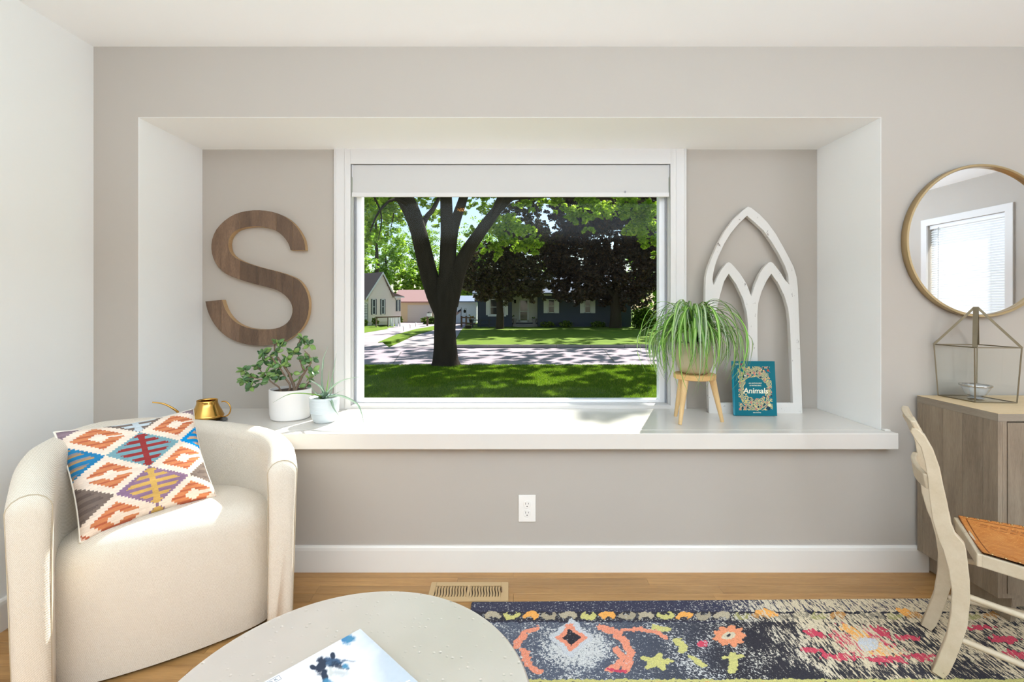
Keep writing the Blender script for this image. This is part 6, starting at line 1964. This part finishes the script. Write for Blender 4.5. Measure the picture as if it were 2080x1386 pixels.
# ---------------- houses
M_shut = mat('slate_shutter', srgb(96, 100, 108), 0.6)
M_pane = mat('house_window_glass', srgb(44, 50, 56), 0.05, spec=0.8)
M_wtrim = mat('house_white_trim', srgb(236, 236, 236), 0.5)
M_roof_br = mat('brown_shingles', srgb(138, 112, 108), 0.9, var=0.15, vscale=10, bump=0.5, bscale=30)
M_roof_rd = mat('red_brown_shingles', srgb(170, 130, 128), 0.9, var=0.12, vscale=10, bump=0.5, bscale=30)
M_roof_bl = mat('blue_grey_shingles', srgb(122, 136, 162), 0.9, var=0.12, vscale=10, bump=0.5, bscale=30)
def siding(name, W_, z0, z1, m, parent, M, topf=None, lap=0.17):
    """lap boards on local plane y=0 facing -y, x 0..W; topf(x)->z limit for gables"""
    mb = MB(M); z = z0
    while z < z1 - 0.01:
        zt = min(z + lap, z1)
        a, b = 0.0, W_
        if topf:
            xs_ = [x_ for x_ in np.linspace(0, W_, 61) if topf(x_) > zt - lap * 0.5]
            if not xs_: break
            a, b = xs_[0], xs_[-1]
        mb.add([(a, -0.045, z), (b, -0.045, z), (b, -0.006, zt), (a, -0.006, zt), (a, 0.0, z), (b, 0.0, z)], [(0, 1, 2, 3), (4, 5, 1, 0)])
        z += lap
    return mb.build(name, m, parent, recalc=False, kind='stuff')
def hwin(parent, M, x0, x1, z0, z1, shutter=None, sm=None, mull=True, depth=0.05, trim=0.06):
    f = MB(M)
    for b in ((x0, x0 + trim, z0, z1), (x1 - trim, x1, z0, z1), (x0, x1, z1 - trim, z1), (x0, x1, z0, z0 + trim)):
        f.box(b[0], b[1], -depth - 0.02, 0.0, b[2], b[3])
    if mull: f.box(x0 + trim, x1 - trim, -depth, 0, (z0 + z1) / 2 - 0.02, (z0 + z1) / 2 + 0.02)
    fr = f.build('window', M_wtrim, parent)
    MB(M).box(x0 + trim, x1 - trim, -0.03, -0.024, z0 + trim, z1 - trim).build('pane', M_pane, fr)
    if shutter:
        for a, b in ((x0 - shutter, x0 - 0.01), (x1 + 0.01, x1 + shutter)):
            mb = MB(M); n = 4
            w_ = (b - a) / n
            for i in range(n): mb.box(a + i * w_ + 0.006, a + (i + 1) * w_ - 0.006, -0.05, -0.01, z0 - 0.02, z1 + 0.02)
            mb.box(a + 0.006, b - 0.006, -0.03, -0.008, z0 + 0.0, z1)
            mb.build('shutter', sm or M_shut, parent)
    return fr

# blue house
def blue_house():
    D = gd(664); S = F / D; y0 = Y(D)
    X = lambda px: (px - VX) / S
    Zp = lambda py: CAMZ - (py - VY) / S
    M_b = mat('blue_siding', srgb(60, 70, 88), 0.7)
    M_ws = mat('white_siding', srgb(226, 222, 214), 0.7)
    h = empty('blue_house', (X(1126), y0 + 3, GZ), 'blue sided ranch house with white shutters across the street', 'house')
    xl, xa, xb, xr = X(970), X(1040), X(1093), X(1282)
    ze = Zp(601)
    MB().box(xl, xa, y0, y0 + 8, GZ, ze).box(xb, xr, y0 + 0.001, y0 + 8.001, GZ, ze).box(xa, xb, y0 + 1.2, y0 + 8, GZ, ze).build('walls', M_b, h)
    siding('siding', xa - xl, GZ, ze, M_b, h, Matrix.Translation((xl, y0 - 0.001, 0)))
    siding('siding', xr - xb, GZ, ze, M_b, h, Matrix.Translation((xb, y0 - 0.001, 0)))
    siding('entry_siding', xb - xa, GZ + 0.3, ze, M_ws, h, Matrix.Translation((xa, y0 + 1.19, 0)))
    # bay / windows
    M0 = Matrix.Translation((0, y0 - 0.02, 0))
    for (a, b) in ((X(996), X(1003)), (X(1021), X(1028))): pass
    hwin(h, M0, X(995), X(1024), Zp(640), Zp(608), X(995) - X(987), M_wtrim)
    MB(M0).box(X(991), X(1028), -0.12, 0, Zp(643), Zp(640)).build('window_box', M_wtrim, h)
    hwin(h, M0, X(1113), X(1126.5), Zp(636), Zp(608), X(1113) - X(1104), M_wtrim)
    hwin(h, M0, X(1187), X(1200), Zp(636), Zp(608), X(1187) - X(1178), M_wtrim)
    # entry door with storm frame
    M1 = Matrix.Translation((0, y0 + 1.17, 0))
    mb = MB(M1); a, b, c, d = X(1054.5), X(1075), Zp(655), Zp(608)
    for q in ((a, a + .12, c, d), (b - .12, b, c, d), (a, b, d - .1, d), (a, b, c, c + .12)): mb.box(q[0], q[1], -0.08, 0, q[2], q[3])
    mb.box(a, b, -0.06, 0, Zp(634), Zp(632.5))
    dr = mb.build('door', M_wtrim, h)
    MB(M1).box(a + .12, b - .12, -0.03, -0.02, c + .12, d - .1).build('pane', M_pane, dr)
    MB(M1).tube([(X(1046.5), -0.1, Zp(616)), (X(1046.5), -0.1, Zp(609))], 0.09, 8).build('wall_lamp', M_dark, h)
    MB().box(xa + 0.05, xb - 0.05, y0 + 0.1, y0 + 1.15, GZ, GZ + 0.22).box(xa + 0.4, xb - 0.4, y0 - 0.25, y0 + 0.1, GZ, GZ + 0.12).build('front_step', M_curb, h)
    # eaves, gutter, roof
    MB().box(xl - 0.4, xr + 0.4, y0 - 0.45, y0 + 8.4, ze, ze + 0.14).build('eave', M_wtrim, h)
    zr = ze + 2.1
    vs = [(xl - .4, y0 - .5, ze + .14), (xr + .4, y0 - .5, ze + .14), (xr + .4, y0 + 4, zr), (xl - .4, y0 + 4, zr), (xr + .4, y0 + 8.4, ze + .14), (xl - .4, y0 + 8.4, ze + .14)]
    vs += [(x, y, z + 0.1) for x, y, z in vs]
    MB().add(vs, [(6, 7, 8, 9), (9, 8, 10, 11), (3, 2, 1, 0), (5, 4, 2, 3), (0, 1, 7, 6), (5, 11, 10, 4), (0, 6, 9, 3), (3, 9, 11, 5), (1, 2, 8, 7), (2, 4, 10, 8)]).build('roof', M_roof_bl, h)
    MB().box(X(1083), X(1098), y0 + 3.6, y0 + 4.4, zr - 0.3, zr + 0.7).build('chimney', mat('chimney_brick', srgb(188, 170, 158), 0.9, var=0.15, vscale=12), h)
    pp = [(xr + 0.05, y0 - 0.10, ze), (xr + 0.05, y0 - 0.10, GZ + 0.4), (xr + 0.12, y0 - 0.14, GZ + 0.15), (xr + 0.45, y0 - 0.3, GZ + 0.05)]
    MB().tube(pp, 0.05, 8).build('downspout', M_wtrim, h)
    # dark rails at the left and shrubs at the foundation
    f = empty('railing', (X(978), y0 - 1.3, GZ), 'dark low rail fence in front of the left end of the blue house', 'fence')
    M_rl = mat('rail_paint', srgb(52, 54, 60), 0.6)
    for px in (962, 978, 995): MB().box(X(px) - .04, X(px) + .04, y0 - 1.34, y0 - 1.26, GZ, Zp(648)).build('post', M_rl, f)
    for py in (648.5, 657): MB().box(X(962), X(1000), y0 - 1.33, y0 - 1.27, Zp(py) - .07, Zp(py)).build('rail', M_rl, f)
    for px, lab in ((1112, 'dark foundation shrub under the middle window of the blue house'), (1150, 'dark foundation shrub between the two right windows of the blue house'), (1215, 'dark foundation shrub under the right window of the blue house')):
        bush('shrub', px, 658, D - 0.9, 0.7, 0.32, 500, lab, M_lf_bush, 0.1, 'shrub')
    for px, z_, lab in ((1045, 0.5, 'urn planter left of the blue house entry door'), (1086, 0.6, 'stone planter right of the blue house entry door')):
        pl = empty('planter', (X(px), y0 + 0.5, GZ + 0.23), lab, 'planter')
        MB().lathe([(0, 0), (.16, 0), (.12, .1), (.2, .35), (.22, .45), (0, .45)], X(px), y0 + .5, GZ + .2205, 12).build('pot', M_curb, pl)
        leaf_cloud('plant', [(X(px), y0 + .5, GZ + .8, .22, .22, .2, 60)], 0.1, M_lf_bush, pl)
blue_house()

# white house with the steep gable (turned so we see its long face at a slant)
def white_house():
    S0 = G(748, 661.5); D = S0.y + CAMD
    ang = math.radians(52)
    S = F / D
    Mh = Matrix.Translation((S0.x, S0.y, 0)) @ Matrix.Rotation(ang, 4, 'Z')
    def solve(px):       # local x on the gable plane seen at column px
        r = (px - VX) / F
        # S0 + t*(cos, sin)
        return (r * (S0.y + CAMD) - S0.x) / (math.cos(ang) - r * math.sin(ang))
    def zat(px, py):
        t = solve(px); return CAMZ - (py - VY) / F * (S0.y + math.sin(ang) * t + CAMD)
    M_ws = mat('cream_siding', srgb(252, 238, 232), 0.7)
    M_tan = mat('tan_siding', srgb(212, 188, 150), 0.7)
    h = empty('white_house', (S0.x, S0.y, GZ), 'cream sided house with steep gable and dark shutters at the left of the view', 'house')
    t0, t1 = solve(750), solve(814)
    tg, tap = solve(798), solve(776)
    ze = zat(750, 604); zap = zat(776, 557)
    topf = lambda x: ze + (zap - ze) * (1 - abs((x - tap) / (tap if x < tap else (tg - tap))))
    Wd = t1
    MB(Mh).box(0, t1, 0.03, 5, GZ, ze).build('walls', M_ws, h)
    gv = [(0, 0.02, ze - 0.01), (tg, 0.02, ze - 0.01), (tap, 0.02, zap)]
    gv += [(x, 4.0, z) for x, y, z in gv]
    MB(Mh).add(gv, [(0, 1, 2), (5, 4, 3), (0, 3, 4, 1), (1, 4, 5, 2), (2, 5, 3, 0)]).build('gable', M_ws, h)
    siding('siding', t1, GZ + 0.3, ze, M_ws, h, Mh)
    siding('gable_siding', tg, ze, zap, M_ws, h, Mh, topf)
    # gable roof boards and slabs
    for (a, za, b, zb_) in ((-0.35, ze - 0.25, tap, zap + 0.06), (tg + 0.3, ze - 0.22, tap, zap + 0.06)):
        vs = [(a, -0.15, za), (b, -0.15, zb_), (b, 4.2, zb_), (a, 4.2, za)]
        vs += [(x, y, z + 0.12) for x, y, z in vs]
        MB(Mh).add(vs, [(0, 1, 2, 3), (7, 6, 5, 4), (0, 4, 5, 1), (1, 5, 6, 2), (2, 6, 7, 3), (3, 7, 4, 0)]).build('roof_slab', M_roof_br, h)
        vs = [(a, -0.19, za - 0.06), (b, -0.19, zb_ - 0.06), (b, -0.155, zb_ - 0.06), (a, -0.155, za - 0.06)]
        vs += [(x, y, z + 0.20) for x, y, z in vs]
        MB(Mh).add(vs, [(0, 1, 2, 3), (7, 6, 5, 4), (0, 4, 5, 1), (1, 5, 6, 2), (2, 6, 7, 3), (3, 7, 4, 0)]).build('barge_board', M_wtrim, h)
    MB(Mh).box(tg + .1, t1 + .25, -0.25, 4.4, ze, ze + 0.1).build('side_eave', M_wtrim, h)
    vs = [(tg - .1, -0.25, ze + .10), (t1 + .25, -0.25, ze + .10), (t1 + .25, 4.4, ze + .10), (tg - .1, 4.4, ze + .1), (tg - .2, -0.2, ze + .5), (tg - .2, 4.4, ze + .5)]
    MB(Mh).add(vs, [(0, 1, 2, 3), (0, 4, 1), (1, 4, 5, 2), (2, 5, 3), (0, 3, 5, 4)]).build('side_roof', M_roof_br, h)
    Mw = Mh @ Matrix.Translation((0, -0.02, 0))
    for a, b in ((755.5, 762), (774, 780)):
        hwin(h, Mw, solve(a), solve(b), zat(762, 639), zat(762, 608), (solve(b) - solve(a)) * 0.36, M_shut)
    hwin(h, Mw, solve(806.5), solve(809.5), zat(808, 632), zat(808, 610), 0.18, M_shut)
    # main block behind and left: tan wall in shade, brown roof
    yb_ = S0.y + 0.9
    x0_, x1_ = S0.x - 9, S0.x - 0.1
    MB().box(x0_, x1_, yb_, yb_ + 7, GZ, ze - 0.05).build('main_walls', M_tan, h)
    siding('main_siding', x1_ - x0_, GZ + 0.2, ze - 0.05, M_tan, h, Matrix.Translation((x0_, yb_ - 0.002, 0)))
    zr = zap + 0.1
    vs = [(x0_, yb_ - .5, ze - .1), (x1_ + .1, yb_ - .5, ze - .1), (x1_ + 0.2, yb_ + 3.4, zr), (x0_, yb_ + 3.4, zr), (x1_ + .2, yb_ + 7, ze - .1), (x0_, yb_ + 7, ze - .1)]
    vs += [(x, y, z + 0.12) for x, y, z in vs]
    MB().add(vs, [(6, 7, 8, 9), (9, 8, 10, 11), (3, 2, 1, 0), (5, 4, 2, 3), (0, 1, 7, 6), (5, 11, 10, 4), (0, 6, 9, 3), (3, 9, 11, 5), (1, 2, 8, 7), (2, 4, 10, 8)]).build('main_roof', M_roof_br, h)
    # iron trellis on the tan wall
    tr = empty('trellis', A(741.5, 645, D - 0.2), 'small dark arched garden trellis against the tan wall', 'trellis')
    kx = D / F
    c = A(741.5, 630, D - 0.3); mbm = mat('iron', srgb(70, 66, 60), 0.6)
    for dz in (0.35, 0.12, -0.1, -0.33, -0.6): MB().beam(c + Vector((-.2, 0, dz)), c + Vector((.2, 0, dz)), 0.03, 0.03).build('bar', mbm, tr)
    MB().tube([c + Vector((.22 * math.cos(PI * i / 10), 0, .42 + .2 * math.sin(PI * i / 10))) for i in range(11)], 0.018, 6).build('arch', mbm, tr)
    for sx in (-.2, 0, .2): MB().tube([c + Vector((sx, 0, .45)), Vector((c.x + sx, c.y, GZ + 0.01))], 0.018, 6).build('upright', mbm, tr)
    # porch rail and leaning pickets
    pf = empty('picket_fence', G(802, 663.5), 'short fence of pale pickets with a dark top rail by the white house', 'fence')
    Dp = gd(664.5)
    for i, px in enumerate((789, 793.5, 798, 802.5, 807, 811)):
        a = A(px + (1.5 if i % 2 else 0), 663.5, Dp); b = A(px, 645, Dp)
        MB().beam(a, b, 0.13, 0.05, up=(0, 1, 0)).build('picket', M_wtrim, pf)
    MB().beam(A(764, 645, Dp), A(812, 643.5, Dp), 0.12, 0.10).build('rail', mat('brown_rail', srgb(110, 86, 72), 0.8), pf)
    for px in (764, 788): MB().beam(A(px, 645, Dp), G(px, 664.5), 0.08, 0.08).build('post', bpy.data.materials['brown_rail'], pf)
    bush('bush', 762, 652, Dp + 0.5, 0.35, 0.42, 380, 'small dark shrub under the gable windows of the white house', M_lf_bush, 0.1)
    bush('bush', 740, 655, Dp + 0.4, 0.4, 0.3, 380, 'low dark shrub under the trellis at the left edge of the window', M_lf_bush, 0.1)
white_house()

def garage(name, label, px0, px1, pye, pyr, D, door, m_wall, m_roof, doorm, zb=None, depth=6):
    S = F / D; y0 = Y(D)
    X = lambda px: (px - VX) / S
    Zp = lambda py: CAMZ - (py - VY) / S
    g = empty(name, ((X(px0) + X(px1)) / 2, y0 + 2, GZ), label, 'garage')
    ze = Zp(pye)
    MB().box(X(px0), X(px1), y0, y0 + depth, GZ, ze).build('walls', m_wall, g)
    a, b, c, d = door
    dr = MB().box(X(a), X(b), y0 - 0.03, y0 - 0.001, GZ, Zp(c)).build('door', doorm, g)
    n = 5
    for i in range(n):
        z0_ = GZ + (Zp(c) - GZ) * i / n; z1_ = GZ + (Zp(c) - GZ) * (i + 1) / n
        MB().box(X(a) + .02, X(b) - .02, y0 - 0.05, y0 - 0.031, z0_ + .012, z1_ - .012).build('panel', doorm, dr)
    MB().box(X(a) - .12, X(a), y0 - .06, y0 - .001, GZ, Zp(c) + .12).box(X(b), X(b) + .12, y0 - .06, y0 - .001, GZ, Zp(c) + .12).box(X(a), X(b), y0 - .06, y0 - .001, Zp(c), Zp(c) + .12).build('door_trim', m_wall, g)
    zr = CAMZ - (pyr - VY) / F * (D + 3.2)
    x0_, x1_ = X(px0) - .3, X(px1) + .3
    vs = [(x0_, y0 - .45, ze), (x1_, y0 - .45, ze), (x1_, y0 + 3.2, zr), (x0_, y0 + 3.2, zr), (x1_, y0 + depth + .4, ze), (x0_, y0 + depth + .4, ze)]
    vs += [(x, y, z + 0.12) for x, y, z in vs]
    MB().add(vs, [(6, 7, 8, 9), (9, 8, 10, 11), (3, 2, 1, 0), (5, 4, 2, 3), (0, 1, 7, 6), (5, 11, 10, 4), (0, 6, 9, 3), (3, 9, 11, 5), (1, 2, 8, 7), (2, 4, 10, 8)]).build('roof', m_roof, g)
    return g
garage('tan_garage', 'tan garage with red brown roof behind the big trunk', 801, 899, 615, 591, 50, (828, 878, 619.5, 652), mat('tan_wall', srgb(220, 202, 176), 0.8), M_roof_rd, mat('grey_garage_door', srgb(206, 202, 204), 0.6))
garage('white_garage', 'white garage with blue grey roof left of the blue house', 905, 968, 614.5, 603, 47, (912, 965, 617, 655), mat('white_wall', srgb(232, 234, 242), 0.8), M_roof_bl, mat('white_garage_door', srgb(222, 228, 240), 0.6))

# flag, planters, lantern, mailbox and post by driveway 2
def yard():
    D = gd(665); S = F / D
    D -= 0.35; b = A(936.0, 665, D)
    fl_ = empty('flag', (A(937, 645, D)), 'small striped flag on a short pole right of the big trunk', 'flag')
    MB().tube([Vector((b.x, b.y, CAMZ - (660 - VY) / S)), A(937, 625, D)], 0.02, 8).build('pole', M_dark, fl_)
    nx, ny = 40, 40
    U, V = np.meshgrid(np.linspace(0, 1, nx), np.linspace(0, 1, ny))
    p0, p1, p2, p3 = A(936, 628, D), A(936, 634, D), A(919, 647, D), A(921, 637, D)
    B = (1 - U)[..., None] * ((1 - V)[..., None] * np.array(p1) + V[..., None] * np.array(p0)) + U[..., None] * ((1 - V)[..., None] * np.array(p2) + V[..., None] * np.array(p3))
    B[..., 1] += 0.08 * np.sin(7 * U + 3 * V)
    C = np.empty(U.shape + (3,)); C[:] = np.array(srgb(236, 230, 230))
    C[(V * 7 % 1) < 0.5] = np.array(srgb(176, 70, 76)); C[(U < 0.42) & (V > 0.45)] = np.array(srgb(52, 58, 88))
    link('cloth', grid_mesh('cloth', B, C), print_mat('flag_cloth', 0.8), fl_)
    D += 0.35
    M_post = mat('fence_wood', srgb(110, 84, 70), 0.9)
    pf = empty('rail_fence', G(940, 664.9), 'short brown post and rail fence beside the flag', 'fence')
    for px in (937.5, 947):
        q = A(px, 664 if px < 940 else 660, D); MB().box(q.x - .07, q.x + .07, q.y - .07, q.y + .07, GZ, CAMZ - (642 - VY) / S).build('post', M_post, pf)
    for py in (645, 656): MB().beam(A(938, py, D), A(966, py + 1.5, D), 0.05, 0.09).build('rail', M_post, pf)
    hb = empty('hanging_lantern', A(944, 633, D), 'small dark lantern hung above the rail fence', 'lantern')
    MB().lathe([(0, -.12), (.09, -.10), (.11, .06), (.05, .14), (0, .16)], *A(944, 633, D), 8).build('lantern_body', M_dark, hb)
    MB().tube([A(947, 642, D), A(947, 627, D), A(944, 626.5, D), A(944, 629, D)], 0.012, 6).build('hook', M_dark, hb)
    pl = empty('flower_planter', G(957.5, 664), 'tall dark planter of yellow flowers by the rail fence', 'planter')
    q = G(957.5, 664)
    MB().lathe([(0, 0), (.16, 0), (.12, .25), (.2, .55), (.24, .62), (0, .62)], q.x, q.y, GZ, 14).build('pot', M_dark, pl)
    leaf_cloud('flowers', [(q.x, q.y, GZ + .85, .28, .25, .28, 160)], 0.11, leaf_mat('flower_leaf', [srgb(96, 120, 50), srgb(214, 180, 90), srgb(230, 200, 120), srgb(120, 140, 60)], .3), pl)
    q = G(952, 668)
    tag(MB().box(q.x - .25, q.x + .25, q.y - .12, q.y + .12, GZ + .001, GZ + .28).build('planter_box', M_dark, None, bevel=0.02), 'low dark box planter at the foot of the rail fence', 'planter')
    mb_ = empty('mailbox', G(869, 661), 'white mailbox with a dark roof on a wooden post left of the big trunk', 'mailbox')
    q = G(868, 662); Dq = q.y + CAMD
    MB().box(q.x - .07, q.x + .07, q.y - .07, q.y + .07, GZ, CAMZ - (643 - VY) / F * Dq).build('post', M_post, mb_)
    a = A(872, 639, Dq)
    MB().box(a.x - .18, a.x + .18, a.y - .2, a.y + .2, a.z - .17, a.z + .1).build('box', M_wtrim, mb_)
    MB().lathe([(.26, 0), (0, .16)], a.x, a.y, a.z + .105, 4).build('lid', M_dark, mb_)
    for i, (px, py) in enumerate(((819.5, 673), (833, 668), (844.5, 664))):
        g = G(px, py); lab = ('nearest of the three small path lights on the grass strip', 'middle one of the three small path lights on the grass strip', 'farthest of the three small path lights on the grass strip')[i]
        pt = empty('path_light', (g.x, g.y, GZ + 0.016), lab, 'path light', 'path lights along the grass strip')
        MB().tube([(g.x, g.y, GZ + .016), (g.x, g.y, GZ + .30)], 0.012, 6).build('stake', M_dark, pt)
        MB().lathe([(0, 0), (.09, .0), (.03, .05), (0, .06)], g.x, g.y, GZ + .301, 10).build('cap', M_wtrim, pt)
yard()
